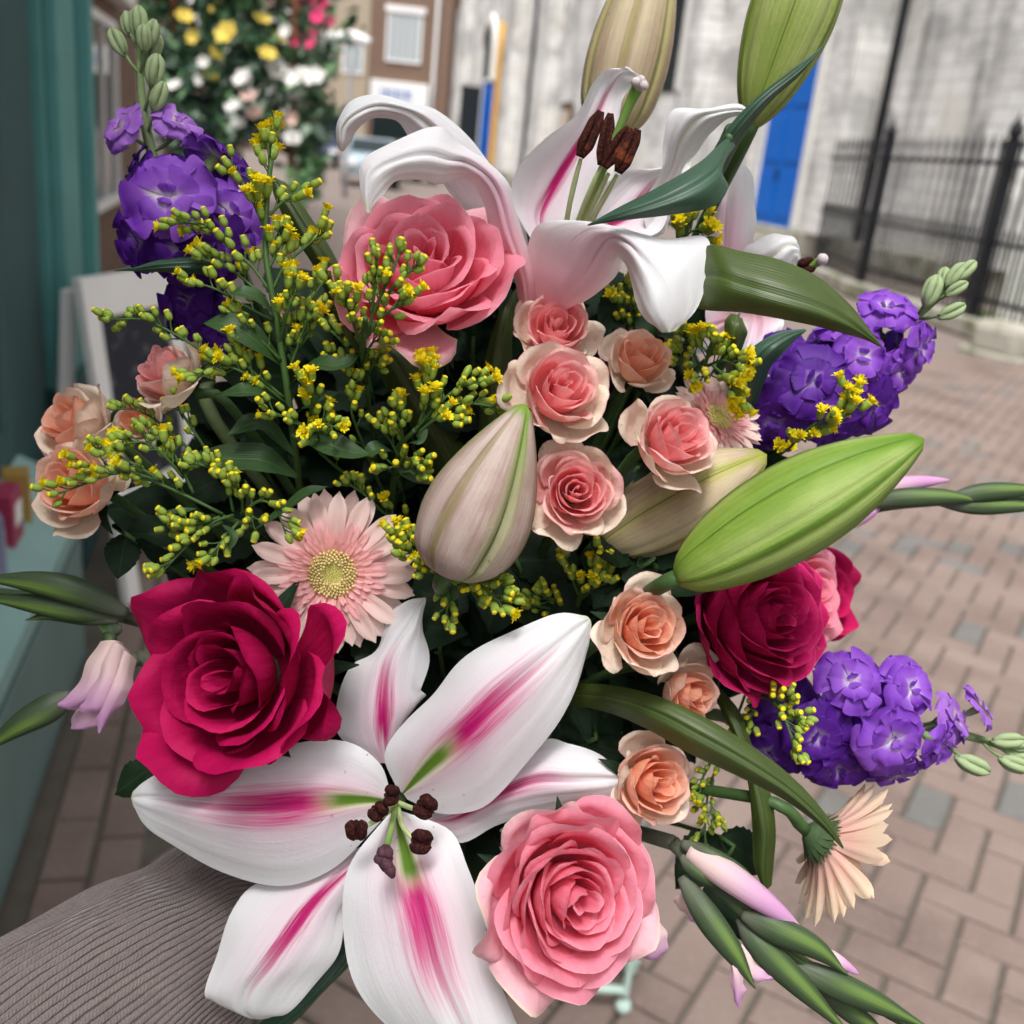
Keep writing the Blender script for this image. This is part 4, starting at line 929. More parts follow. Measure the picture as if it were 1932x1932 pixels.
tepal(lily3, O3, G_, M_TEPAL_P, rip=.0008); tepal(lily3, O3, H_, M_TEPAL_W, rip=.0006)
tepal(lily3, O3, I_, M_TEPAL_P, rip=.0008); tepal(lily3, O3, J_, M_TEPAL_P, rip=.0008)
stamen(lily3, O3, [(1420, 570, .535), (1465, 530, .515), (1500, 508, .503), (1516, 502, .499)], (1506, 508, .497), (1538, 496, .495), .0024, M_ANTHER, seed=40)
pst = tube('pistil', PP([(1425, 575, .535), (1470, 535, .515), (1515, 512, .500), (1548, 492, .492)]), [.0016, .0015, .0016, .0022], M_STYLE, lily3, O3)
V, F, uv = tube_geo(PP([(1546, 494, .492), (1553, 488, .490), (1558, 484, .490)]), [.0022, .0030, .0018], 10, 8); obj('stigma', make_mesh('stigma', V - O3, F, uv, M_STIGMA), pst)
stem_to_hold(lily3, O3, O3, FW * .05 - UP * .03, .0032)

# --- buds
def bud_mat(name, body, body2, seam, rib, seamw=.22, foot=None, pale=(.5, .5, .3)):
    t = NT(name); uv, U, V = t.uv()
    ph = t.math('MULTIPLY', t.math('ABSOLUTE', t.math('SUBTRACT', t.math('FRACT', t.math('MULTIPLY', U, 3.0)), .5)), 2.0)   # 0 on a rib, 1 on a seam
    st = t.noise(t.scalev(uv, (75, 1.6, 1)), 1.0, 5, .65); bl = t.noise(t.objco(), 38, 4, .6); sp = t.noise(t.objco(), 210, 3, .7)
    c = t.mix(t.ss(t.math('ADD', bl, t.math('MULTIPLY', t.math('SUBTRACT', st, .5), .9)), .3, .7), body, body2)
    phn = t.math('ADD', ph, t.math('MULTIPLY', t.math('SUBTRACT', st, .5), .22))
    band = t.math('MULTIPLY', t.ss(phn, .08, .20), t.ss(phn, .62, .30))  # highlight on the bulge beside each rib, put into the colour
    c = t.mix(t.math('MULTIPLY', band, t.math('MULTIPLY', t.ss(V, .02, .3), .32)), c, pale)
    tip = t.ss(V, .50, 1.0)
    sw = t.math('MULTIPLY', t.ss(phn, 1.0 - seamw * 1.8, 1.0 - seamw * .3), t.math('ADD', .40, t.math('MULTIPLY', tip, .60)))
    c = t.mix(sw, c, seam)
    c = t.mix(t.math('MULTIPLY', t.ss(ph, .965, .99), .8), c, tuple(x * .45 for x in seam))
    c = t.mix(t.math('MULTIPLY', t.ss(phn, .15, .0), .75), c, rib)
    c = t.mix(t.ss(V, .90, 1.0), c, seam)
    if foot: c = t.mix(t.ss(V, .30, .0), c, foot)
    c = t.mix(t.math('MULTIPLY', t.ss(sp, .68, .76), .45), c, tuple(x * .4 for x in rib))
    t.bump(t.math('ADD', t.math('MULTIPLY', st, 1.5), t.math('MULTIPLY', t.noise(t.objco(), 700, 2), .5)), .5, .0008)
    return t.finish(c, .5, .25, .05)

M_BUDPALE = bud_mat('pale_lily_bud', (.36, .24, .21), (.50, .39, .34), (.17, .29, .03), (.19, .16, .045), pale=(.56, .48, .43))
M_BUDCREAM = bud_mat('cream_lily_bud', (.44, .31, .22), (.54, .45, .28), (.36, .38, .07), (.28, .25, .07), pale=(.60, .53, .36))
M_BUDGREEN = bud_mat('green_lily_bud', (.17, .27, .035), (.25, .35, .07), (.10, .21, .010), (.06, .135, .008), .34, pale=(.40, .46, .19))
M_BUDOLIVE = bud_mat('olive_lily_bud', (.19, .25, .05), (.27, .32, .09), (.16, .23, .025), (.10, .14, .02), .2, pale=(.36, .40, .17))

def lily_bud(base, tip, Rm, label, mat, spin=0.0, prof=None, stem=True, bend=0.0, flat=1.0):
    b, tp = P(*base), P(*tip)
    ax = tp - b; L = np.linalg.norm(ax); Rf = frame_from(ax / L, spin)
    root = empty('lily_bud', b, label, 'lily bud', 'lily buds in the bouquet')
    n, k = 46, 72
    s = np.linspace(0, 1, n)
    prof = prof or [(0, .16), (.05, .46), (.15, .72), (.30, .93), (.45, 1.0), (.6, .95), (.75, .76), (.88, .48), (.95, .29), (.985, .17), (1, .03)]
    r = crom(np.array([[p[1]] for p in prof]), 200)[:, 0]
    xs = crom(np.array([[p[0]] for p in prof]), 200)[:, 0]
    r = np.interp(s, np.maximum.accumulate(xs), r)
    th = np.linspace(0, 2 * np.pi, k, endpoint=False)
    ph = np.abs(((th / (2 * np.pi) * 3) % 1) - .5) * 2          # 0 rib .. 1 seam
    cs = 1 + .055 * np.cos(np.pi * ph) * 1.0 + .035 * np.exp(-(ph / .06) ** 2) - .055 * np.exp(-((ph - .17) / .08) ** 2) - .11 * np.exp(-((1 - ph) / .07) ** 2)
    amp = np.clip(np.minimum(s * 6, 1), 0, 1)[:, None]
    rr = Rm * r[:, None] * (1 + (cs[None, :] - 1) * amp)
    X = np.stack([rr * np.cos(th) * flat, rr * np.sin(th), np.repeat((s * L)[:, None], k, 1)], -1)
    X[..., 0] += bend * L * np.sin(np.pi * s)[:, None]
    W = X.reshape(-1, 3) @ Rf.T
    uv = np.stack([np.tile(np.linspace(0, 1, k, endpoint=False), n), np.repeat(s, k)], -1)
    V = np.concatenate([W, [[0, 0, 0]], [Rf[:, 2] * L * 1.004]]); uv = np.concatenate([uv, [[.5, 0], [.5, 1]]])
    F = [tuple(f) for f in grid_faces(n, k, closed=True)]
    for j in range(k):
        F.append((n * k, (j + 1) % k, j)); F.append((n * k + 1, (n - 1) * k + j, (n - 1) * k + (j + 1) % k))
    obj('bud', make_mesh('bud', V, F, uv, mat), root)
    if stem:
        pts = [b + Rf[:, 2] * .004, b - Rf[:, 2] * .007 + FW * .008, .85 * b + .15 * HOLD + FW * .040, .4 * b + .6 * HOLD + FW * .03, HOLD]
        tube('stem', pts, [Rm * .2, .0034, .003, .003, .003], M_STEM, root, b, n=18)
    return root

FATPROF = [(0, .30), (.03, .56), (.12, .86), (.25, .99), (.38, 1.0), (.52, .90), (.68, .70), (.82, .47), (.92, .28), (.975, .17), (1, .05)]
TALLPROF = [(0, .14), (.04, .34), (.12, .60), (.25, .84), (.42, 1.0), (.58, .97), (.72, .80), (.85, .55), (.93, .34), (.98, .18), (1, .05)]
lily_bud((842, 1082, .418), (990, 764, .405), .0222, 'plump blush lily bud with green seams beside the stacked spray roses', M_BUDPALE, spin=2.05, prof=FATPROF)
lily_bud((1276, 1094, .405), (1742, 828, .385), .0188, 'large bright green lily bud lying across the cerise rose', M_BUDGREEN, spin=.35)
lily_bud((1140, 1030, .475), (1446, 858, .445), .0190, 'cream and blush lily bud tucked behind the large green bud', M_BUDCREAM, spin=.9)
lily_bud((1146, 258, .520), (1262, -190, .500), .0205, 'pale cream lily bud standing above the rust brown anthers', M_BUDCREAM, spin=.5, prof=FATPROF)
lily_bud((1416, 240, .460), (1590, -230, .450), .0190, 'tall olive green lily bud rising before the blue church door', M_BUDOLIVE, spin=1.15, prof=TALLPROF)
# ------------------------------------------------------------------ roses of the bouquet
M_MAG = rose_mat('crimson_rose', (.30, .0012, .040), (.47, .003, .085), (.25, .001, .030), veins=.22, trans=.14)
M_MAG2 = rose_mat('cerise_rose', (.42, .004, .075), (.56, .012, .13), (.34, .002, .05), rim=(.66, .09, .22), rimw=.03, veins=.22, trans=.14)
M_PINK = rose_mat('pink_rose', (.90, .17, .27), (.92, .36, .46), (.86, .13, .20), rim=(.91, .54, .58), rimw=.02, trans=.48)
M_PINKC = rose_mat('pink_rose_guard', (.90, .38, .47), (.91, .52, .57), (.84, .32, .40), rim=(.84, .72, .54), rimw=.06, trans=.36)
M_PEACH = rose_mat('peach_rose', (.92, .50, .33), (.92, .64, .52), (.90, .74, .46), rim=(.92, .44, .45), rimw=.08, trans=.42)
M_PEACHR = rose_mat('pink_peach_rose', (.92, .40, .39), (.92, .64, .58), (.90, .74, .54), rim=(.92, .38, .46), rimw=.10, trans=.42)
M_CREAM = rose_mat('cream_guard', (.90, .72, .58), (.90, .78, .63), (.82, .79, .50), rim=(.91, .50, .52), rimw=.06, trans=.36)

M_HEART = rose_mat('pink_heart', (.93, .30, .32), (.93, .46, .46), (.90, .40, .30), rim=(.93, .40, .46), rimw=.06, trans=.45)
M_HEARTA = rose_mat('apricot_heart', (.93, .40, .24), (.93, .54, .40), (.90, .52, .26), rim=(.93, .40, .36), rimw=.06, trans=.45)
BIG = 'large roses in the bouquet'; SPR = 'small spray roses in the bouquet'
def px(r, d): return r / 1932.0 * d
rose('rose', P(431, 1276, .425), cdir(-.40, .12, 1), px(250, .425), 'velvety crimson rose, the darkest and largest, beside the pale gerbera', BIG, M_MAG, seed=33, N=22,
     stem=HOLD, heart=(.06, .93), power=.80, hc=.60, ho=.26, lip1=.25, curl1=2.2, tip=1.1, spn=(1.7, .72))
rose('rose', P(1083, 1694, .412), cdir(.42, .05, 1), px(206, .412), 'full pink rose with creamy frayed outer petals, below the open lily', BIG, M_PINK, seed=5, N=38,
     stem=HOLD, heart=(.05, 1.08), power=.74, hc=.60, ho=.24, curl0=.5, curl1=2.5, lip1=.23, tip=.95, outer=4, outer_mat=M_PINKC)
rose('rose', P(796, 500, .440), cdir(.04, .50, 1), px(206, .44), 'coral pink rose under the curled white lily petal', BIG, M_PINK, seed=19, N=26,
     stem=HOLD, heart=(.06, 1.05), power=.84, hc=.66, ho=.22, curl1=2.3, lip1=.25, tip=1.0, outer=3, outer_mat=M_PINKC)
rose('rose', P(1432, 1158, .462), cdir(.60, .20, 1), px(186, .462), 'cerise rose half covered by the large green lily bud', BIG, M_MAG2, seed=14, N=38,
     stem=HOLD, heart=(.05, 1.0), power=.70, hc=.80, ho=.25, curl0=.3, curl1=1.8, lip0=.04, lip1=.17, tip=1.0)
rose('rose', P(1535, 1120, .520), cdir(.75, .15, .7), px(120, .52), 'pink rose glimpsed in profile behind the cerise rose', BIG, M_PINK, seed=15, N=24, stem=HOLD)
rose('rose', P(1555, 1122, .560), cdir(.70, .10, .7), px(130, .56), 'crimson rose glimpsed behind the pink profile rose', BIG, M_MAG, seed=16, N=20, stem=HOLD, tip=.85)

SP = [ # u, v, d, r, axis, label, mat, seed, N, hc
 (1048, 622, .462, 92, (.12, .35, 1), 'dusky pink spray rose directly under the white lily trumpet', M_PEACHR, 21, 20, .8),
 (1055, 742, .425, 108, (.32, .38, 1), 'pink centred spray rose with cream outer petals, above the plump blush bud', M_PEACHR, 22, 22, .9),
 (1203, 688, .455, 80, (.28, .60, 1), 'closed peach spray rose beside yellow goldenrod, upper one of its pair', M_PEACH, 23, 18, 1.0),
 (1268, 832, .425, 104, (.55, .40, 1), 'pink and cream spray rose drooping over the cream lily bud', M_PEACHR, 24, 22, .9),
 (1086, 928, .425, 104, (.10, .15, 1), 'fully open rosy spray rose touching the plump blush bud', M_PEACHR, 25, 26, .75),
 (1212, 1186, .418, 102, (.42, .30, 1), 'apricot spray rose beside the stalk of the large green bud', M_PEACH, 26, 22, .85),
 (1292, 1306, .450, 82, (.75, -.18, 1), 'half open apricot spray rose above the arching strap leaf', M_PEACH, 27, 18, .95),
 (1226, 1474, .440, 100, (.55, .15, 1), 'peach spray rose between the open lily and the full pink rose', M_PEACH, 28, 22, .9),
 (325, 712, .455, 84, (-.75, .55, .6), 'peach spray rose in profile behind the goldenrod sprays', M_PEACHR, 29, 18, 1.0),
 (150, 806, .470, 98, (-.60, .50, .8), 'pale peach spray rose against the teal shopfront, upper one of its pair', M_CREAM, 30, 20, .95),
 (150, 918, .450, 104, (-.35, .35, 1), 'peach spray rose with pale hanging petal, lower one by the teal shopfront', M_PEACH, 31, 20, .95),
 (262, 795, .500, 60, (-.1, .4, 1), 'small peach spray rose wedged between the pair by the shopfront and goldenrod', M_CREAM, 32, 14, .95),
]
for (u, v, d, r, ax, lab, mt, sd_, N, hc) in SP:
    rose('spray_rose', P(u, v, d), cdir(*ax), px(r * 1.07, d), lab, SPR, mt, seed=sd_, N=N, stem=HOLD, heart=(.06, 1.0), power=.82, hc=hc, ho=.30,
         curl0=.4, curl1=2.0, lip0=.05, lip1=.21, tip=1.0, outer=6, outer_mat=M_CREAM, curl_out=1.5, inner_mat=M_HEART if mt is M_PEACHR else M_HEARTA, inner=.5)

# ------------------------------------------------------------------ gerberas
def ray_mat(name, base, tipc, mid):
    t = NT(name); uv, U, V = t.uv()
    st = t.noise(t.scalev(uv, (14, 1.2, 1)), 1.0, 3)
    c = t.mix(t.ss(t.math('ADD', V, t.math('MULTIPLY', t.math('SUBTRACT', st, .5), .3)), .1, .8), base, tipc)
    c = t.mix(t.math('MULTIPLY', t.ss(st, .5, .7), .35), c, mid)
    c = t.mix(t.math('MULTIPLY', t.rand(), .25), c, mid)
    t.bump(st, .5, .0005)
    return t.finish(c, .55, .25, .28, sheen=.1)
M_RAY = ray_mat('gerbera_ray', (.88, .52, .50), (.91, .70, .64), (.90, .62, .58))
M_RAYIN = ray_mat('gerbera_inner_ray', (.90, .46, .32), (.91, .50, .50), (.90, .42, .44))
M_RAYPEACH = ray_mat('gerbera_ray_peach', (.78, .46, .38), (.84, .66, .48), (.80, .54, .48))
M_FLORET = simple_mat('gerbera_disc_floret', (.93, .74, .34), .6, .2, .2, 300, trans=.3)
M_DISC = simple_mat('gerbera_disc_eye', (.46, .48, .07), .8, .2, .25, 900)
M_CALYX = simple_mat('gerbera_calyx', (.05, .085, .035), .7, .2, .3, 200)

def ray_mesh(L, W, rise, droop, mat, seed, n=12, m=7):
    rn = random.Random(seed)
    s = np.linspace(0, 1, n)[:, None]; tt = np.linspace(-1, 1, m)[None, :]
    w = W * .92 * (.35 + .65 * np.sin(np.pi * np.clip(s * .62 + .02, 0, 1)) ** .8) * np.sqrt(np.clip(1 - ((s - .66) / .345).clip(0) ** 2.0, 0, 1))
    x = L * s * (1 - .04 * tt ** 2 * s); y = w * tt
    z = L * (rise * s - droop * s ** 2.4) + W * (.30 * tt ** 2 - .10 * np.cos(tt * 6)) * np.sin(np.pi * s) + L * .02 * np.sin(4 * s + seed)
    X = np.stack([x + 0 * tt, y + L * .02 * rn.uniform(-1, 1) * s ** 2, z + 0 * tt], -1)
    return make_mesh('ray_petal', X, grid_faces(n, m), grid_uv(n, m), mat)

def gerbera(c, axis, R, label, mats, seed=1, spin=0.0, cup=0.0, n_out=22):
    rn = random.Random(seed); Rf = frame_from(axis, spin)
    root = empty('gerbera', mat=mat4(Rf, np.asarray(c)), label=label, cat='gerbera', group='gerberas in the bouquet')
    V, F, uv = tube_geo([(0, 0, -.30 * R), (0, 0, -.22 * R), (0, 0, -.08 * R), (0, 0, -.02 * R)], [.05 * R, .17 * R, .27 * R, .25 * R], 18, 14)
    cx = obj('calyx', make_mesh('calyx', V, F, uv, M_CALYX), root)
    for ring in range(2):
        for k in range(18):
            a = 6.283 * (k + ring * .5) / 18
            pts = np.array([[.16, 0, -.22 + .04 * ring], [.27, 0, -.12 + .03 * ring], [.38, 0, -.04 + .02 * ring]]) * R
            X = strip_geo(pts, [.035 * R, .04 * R, .004 * R], (1, 0, -1), 5, 3)
            obj('bract', make_mesh('bract', X, grid_faces(5, 3), grid_uv(5, 3), M_CALYX), cx, M=Matrix.Rotation(a, 4, 'Z'))
    def ring(n, L, W, rise, droop, mat, r0, z0, nv=4, jit=.06, nm='ray_petal'):
        ms = [ray_mesh(L * rn.uniform(.93, 1.04), W * rn.uniform(.92, 1.1), rise + rn.uniform(-.05, .05), droop + rn.uniform(-.04, .05), mat, rn.randrange(99)) for _ in range(nv)]
        off = rn.random()
        for k in range(n):
            a = 6.2832 * (k + off + rn.uniform(-jit, jit) * 4) / n
            M = Matrix.Rotation(a, 4, 'Z') @ Matrix.Translation((r0, 0, z0)) @ Matrix.Rotation(rn.uniform(-.07, .07), 4, 'Y') @ Matrix.Rotation(rn.uniform(-.18, .18), 4, 'X')
            obj(nm, ms[k % nv], root, M=M)
    ring(n_out, .76 * R, .115 * R, .05 + cup, .10, mats[0], .22 * R, -.03 * R)
    ring(n_out - 4, .70 * R, .110 * R, .14 + cup, .10, mats[0], .20 * R, .0)
    ring(30, .40 * R, .050 * R, .22 + cup, .12, mats[1], .22 * R, .02 * R)
    ring(32, .28 * R, .040 * R, .34 + cup, .10, mats[1], .21 * R, .03 * R)
    ring(30, .19 * R, .030 * R, .5 + cup, .05, mats[1], .19 * R, .035 * R)
    # trumpet florets round the eye and the eye itself
    parts = [lathe_geo([(.25 * R, .02 * R), (.22 * R, .045 * R), (.12 * R, .05 * R), (.01 * R, .045 * R)], 24)]
    for k in range(150):
        rr = R * (.095 + .125 * (k / 150) ** .8); a = k * 2.39996
        p = np.array([rr * math.cos(a), rr * math.sin(a), .03 * R]); q = p + np.array([.25 * rr * math.cos(a), .25 * rr * math.sin(a), R * rn.uniform(.06, .10)])
        parts.append(tube_geo([p, .5 * (p + q), q], [.008 * R, .010 * R, .016 * R], 5, 4))
    V, F, uv = join_geo(parts); f = obj('disc_florets', make_mesh('disc_florets', V, F, uv, M_FLORET), root); f['kind'] = 'stuff'
    parts = []
    for k in range(70):
        rr = R * .115 * math.sqrt(k / 70); a = k * 2.39996
        p = np.array([rr * math.cos(a), rr * math.sin(a), .02 * R]); parts.append(tube_geo([p, p + np.array([0, 0, .05 * R - .02 * rr])], [.012 * R, .006 * R], 5, 3))
    V, F, uv = join_geo(parts); obj('disc_eye', make_mesh('disc_eye', V, F, uv, M_DISC), root)['kind'] = 'stuff'
    p0 = np.asarray(c) - Rf[:, 2] * .27 * R
    inv = Rf.T; pts = [p0, p0 - Rf[:, 2] * .03, .5 * (p0 - Rf[:, 2] * .05) + .5 * HOLD, HOLD]
    V, F, uv = tube_geo([inv @ (q - np.asarray(c)) for q in pts], [.0032, .0027, .0027, .0027], 8, 16)
    obj('stem', make_mesh('stem', V, F, uv, M_STEM), root)
    return root
gerbera(P(628, 1080, .456), cdir(.10, -.12, 1), px(170, .456), 'pale pink gerbera with yellow green eye beside the crimson rose', (M_RAY, M_RAYIN), 4)
gerbera(P(1556, 1588, .470), cdir(.80, -.50, -.05), px(148, .47), 'peach gerbera in profile hanging over the brick paving', (M_RAYPEACH, M_RAYPEACH), 6, cup=.50, n_out=17)
gerbera(P(1352, 790, .480), cdir(.45, .45, .8), px(105, .48), 'pink gerbera mostly hidden behind spray roses and purple stock', (M_RAY, M_RAYIN), 8, cup=.2)

# ------------------------------------------------------------------ stocks
def stock_mat(name, deep, light, heart):
    t = NT(name); uv, U, V = t.uv()
    st = t.noise(t.scalev(uv, (18, 1.6, 1)), 1.0, 4)
    v2 = t.math('ADD', V, t.math('MULTIPLY', t.math('SUBTRACT', st, .5), .14))
    c = t.mix(t.ss(v2, .20, .48), heart, light); c = t.mix(t.ss(v2, .35, .95), c, deep)
    c = t.mix(t.math('MULTIPLY', t.rand(), .5), c, light)
    c = t.mix(t.math('MULTIPLY', t.ss(v2, .82, 1.0), .45), c, light)
    c = t.mix(t.math('MULTIPLY', t.ss(st, .62, .72), .25), c, tuple(x * .6 for x in deep))
    t.bump(st, .22, .0005)
    return t.finish(c, .55, .22, .30)
M_STOCK = stock_mat('violet_stock', (.13, .016, .36), (.32, .11, .60), (.74, .68, .70))
M_STOCK_SHADED = stock_mat('violet_stock_shaded', (.048, .005, .17), (.12, .020, .33), (.42, .32, .55))  # shade within the spike put into a darker copy of the petal colour
M_STOCKL = stock_mat('lilac_stock', (.28, .09, .52), (.42, .20, .60), (.74, .72, .55))
M_STOCKG = simple_mat('stock_green', (.21, .29, .13), .6, .25, .25, 150, trans=.08)
M_BUDPAT = simple_mat('stock_bud_green', (.30, .38, .20), .6, .25, .3, 200, trans=.1)

def stock_petal(mat, seed, n=14, m=15):
    rn = random.Random(seed); ph = rn.random() * 6
    s = np.linspace(0, 1, n)[:, None]; tt = np.linspace(-1, 1, m)[None, :]
    w = .12 + .50 * np.clip((s - .14) / .6, 0, 1) ** .9
    w = w * np.sqrt(np.clip(1 - ((s - .62) / .385).clip(0) ** 2.4, 0.02, 1))
    notch = 1 - .07 * np.exp(-(tt / .18) ** 2) * s ** 4
    x = s * notch * (1 - .06 * tt ** 2 * s); y = w * tt * 1.05
    z = .34 * s - .40 * s ** 2.2 + .09 * np.sin(3.0 * tt + ph) * s ** 2 + .045 * np.sin(6.0 * tt + 2 * ph) * s ** 3 - .05 * np.exp(-(tt / .15) ** 2) * s + .10 * tt ** 2 * rn.uniform(-1, 1) * s
    return make_mesh('petal', np.stack([x + 0 * tt, y + 0 * s, z], -1), grid_faces(n, m), grid_uv(n, m), mat)
SPET = {k: [stock_petal(m_, 7 * j + i, ) for i in range(5)] for j, (k, m_) in enumerate([('v', M_STOCK), ('d', M_STOCK_SHADED), ('l', M_STOCKL)])}
_V, _F, _uv = tube_geo([(0, 0, -.75), (0, 0, -.6), (0, 0, -.25), (0, 0, .0)], [.06, .15, .19, .16], 10, 10)
ME_SCALYX = make_mesh('calyx', _V, _F, _uv, M_STOCKG)
_parts = []
for k in range(4):
    a = k * 1.5708
    _parts.append(tube_geo([(.10 * math.cos(a), .10 * math.sin(a), 0), (.30 * math.cos(a), .30 * math.sin(a), .35), (.30 * math.cos(a), .30 * math.sin(a), .75), (.08 * math.cos(a), .08 * math.sin(a), 1.05)], [.12, .25, .24, .08], 8, 10))
_parts.append(tube_geo([(0, 0, -.1), (0, 0, .2), (0, 0, .8), (0, 0, 1.1)], [.12, .34, .28, .06], 10, 10))
_V, _F, _uv = join_geo(_parts); _V = _V * np.array([.80, .80, 1.3]); ME_SBUD = make_mesh('bud', _V, _F, _uv, M_BUDPAT)

def floret(parent, M, size, key, rn, n=(6, 4, 2)):
    f = obj('floret', ME_SCALYX, parent, M=M @ Matrix.Scale(size, 4))
    for layer, cnt in enumerate(n):
        off = rn.random() * 6
        for k in range(cnt):
            a = off + 6.2832 * k / cnt + rn.uniform(-.2, .2)
            tilt = [.12, -.26, -.95][layer] + rn.uniform(-.14, .14)
            sc_ = [1.08, .72, .34][layer] * rn.uniform(.88, 1.1)
            Mp = Matrix.Rotation(a, 4, 'Z') @ Matrix.Rotation(tilt, 4, 'Y') @ Matrix.Rotation(rn.uniform(-.13, .13), 4, 'X') @ Matrix.Scale(sc_, 4)
            obj('petal', SPET[key][rn.randrange(5)], f, M=Mp)
    return f

def stock(base, tip, label, seed, flo, buds, R=.0185, bend=None):
    """flo: list of (u, v, d, facing, size px, key) florets, buds: list of (u, v, d, dir, size px)."""
    rn = random.Random(seed)
    b = P(*base); root = empty('stock_flower', b, label, 'stock flower', 'purple stocks in the bouquet')
    path = [b] + [P(*q) for q in (bend or [])] + [P(*tip)]
    tube('stem', path, [.0034, .003, .0022, .0012], M_STOCKG, root, b, n=26)
    C = crom(np.array(path), 60)
    for (u, v, d, f, sz, key) in flo:
        p = P(u, v, d); ax = cdir(*f); s = px(sz * .88, d)
        fl = floret(root, mat4(frame_from(ax, rn.random() * 6), p - b), s, key, rn)
        q = C[np.argmin(np.linalg.norm(C - (p - ax * s * 1.2), axis=1))]
        tube('stalk', [p - ax * s * .7, .5 * (p - ax * s * .9) + .5 * q, q], .0009, M_STOCKG, root, b, k=6, n=8)
    for (u, v, d, f, sz) in buds:
        p = P(u, v, d); ax = cdir(*f); s = px(sz, d)
        s *= 1.35
        obj('bud', ME_SBUD, root, M=mat4(frame_from(ax, rn.random() * 6), p - b - ax * s * .5, s))
        q = C[np.argmin(np.linalg.norm(C - (p - ax * s * 1.6), axis=1))]
        tube('stalk', [p + ax * s * .1, .6 * p + .4 * q - ax * s * .3, q], .0009, M_STOCKG, root, b, k=6, n=8)
    pts = [b, b + unit(b - C[3]) * .03, .5 * b + .5 * HOLD + FW * .02, HOLD]
    tube('lower_stem', pts, .0034, M_STOCKG, root, b, n=14)
    return root
def autoflo(axis_pts, n, rad, seed, dk=.6):
    """Extra florets packed round the spike behind the traced ones."""
    rn = random.Random(seed); out = []
    A = crom(np.array(axis_pts, float), 40)
    for i in range(n):
        q = A[int(39 * (i + .5) / n)]; a = i * 2.4 + rn.random()
        # cross direction in the picture and in depth
        t = unit(A[min(39, int(39 * (i + .5) / n) + 1)][:2] - A[max(0, int(39 * (i + .5) / n) - 1)][:2]); nrm = np.array([-t[1], t[0]])
        k, z = math.cos(a), math.sin(a)
        out.append((q[0] + nrm[0] * k * rad, q[1] + nrm[1] * k * rad, q[2] - z * rad / 1932 * q[2] * .9, (nrm[0] * k + .35 * t[0], -nrm[1] * k - .35 * t[1], z * .9 + .15), rn.uniform(50, 66), 'd' if rn.random() < dk else 'v'))
    return out
stock((395, 700, .505), (262, 60, .470), 'purple stock spike with pale green top buds against the teal shopfront', 51,
      [(318, 372, .446, (-.05, .0, 1), 92, 'v'), (228, 240, .468, (-.45, .35, .8), 56, 'l'), (335, 232, .468, (.35, .55, .6), 50, 'l'), (405, 300, .466, (.4, .65, -.25), 78, 'v'),
       (432, 400, .458, (.5, .1, .8), 78, 'v'), (262, 452, .466, (-.5, -.3, .8), 76, 'd'), (345, 470, .456, (0, -.5, .9), 84, 'd'), (410, 470, .456, (.4, -.4, .8), 76, 'd'),
       (255, 330, .475, (-.8, .2, .4), 62, 'd'), (250, 400, .478, (-.8, .0, .4), 66, 'd'), (450, 330, .480, (.8, .3, .2), 66, 'd'), (350, 565, .485, (-.3, -.3, .8), 66, 'd'), (390, 610, .490, (0, -.2, .9), 66, 'd')]
      + autoflo([(395, 640, .50), (350, 450, .495), (300, 310, .485)], 9, 44, 5, 1.1),
      [(225, 85, .468, (-.4, .9, .1), 27), (262, 50, .466, (.0, 1, .2), 30), (285, 70, .466, (.3, 1, .2), 26), (243, 50, .474, (-.2, 1, -.2), 26), (288, 95, .472, (.4, .9, .1), 26), (291, 140, .464, (.25, 1, .2), 30), (297, 188, .466, (.4, .9, .2), 28), (272, 78, .462, (.1, 1, .4), 24)],
      bend=[(350, 480, .492), (290, 300, .480), (268, 190, .474)])
stock((1405, 800, .545), (1828, 512, .490), 'purple stock spike with silvery green tip before the railings', 52,
      [(1672, 580, .492, (.0, .7, .7), 62, 'v'), (1625, 672, .484, (.1, .0, 1), 70, 'v'), (1735, 658, .492, (.6, -.2, .7), 56, 'v'), (1535, 718, .480, (-.2, .2, 1), 78, 'd'), (1465, 660, .495, (-.5, .6, .7), 60, 'd'),
       (1462, 790, .490, (-.3, -.5, .8), 76, 'd'), (1648, 770, .495, (.4, -.5, .7), 70, 'd'), (1560, 800, .492, (.0, -.7, .7), 72, 'd'), (1600, 620, .500, (.0, .8, .4), 66, 'v'), (1700, 700, .495, (.4, -.5, .7), 58, 'v')]
      + autoflo([(1420, 785, .54), (1560, 700, .525), (1690, 620, .51)], 10, 50, 6, 1.1),
      [(1755, 555, .490, (.3, .9, .2), 30), (1790, 590, .488, (.8, .4, .2), 26), (1800, 525, .490, (.6, .8, .2), 27), (1818, 515, .488, (.8, .8, .2), 24), (1800, 548, .485, (.8, .5, .4), 22), (1780, 530, .494, (.2, 1, -.1), 22)],
      bend=[(1560, 710, .525), (1700, 620, .508)])
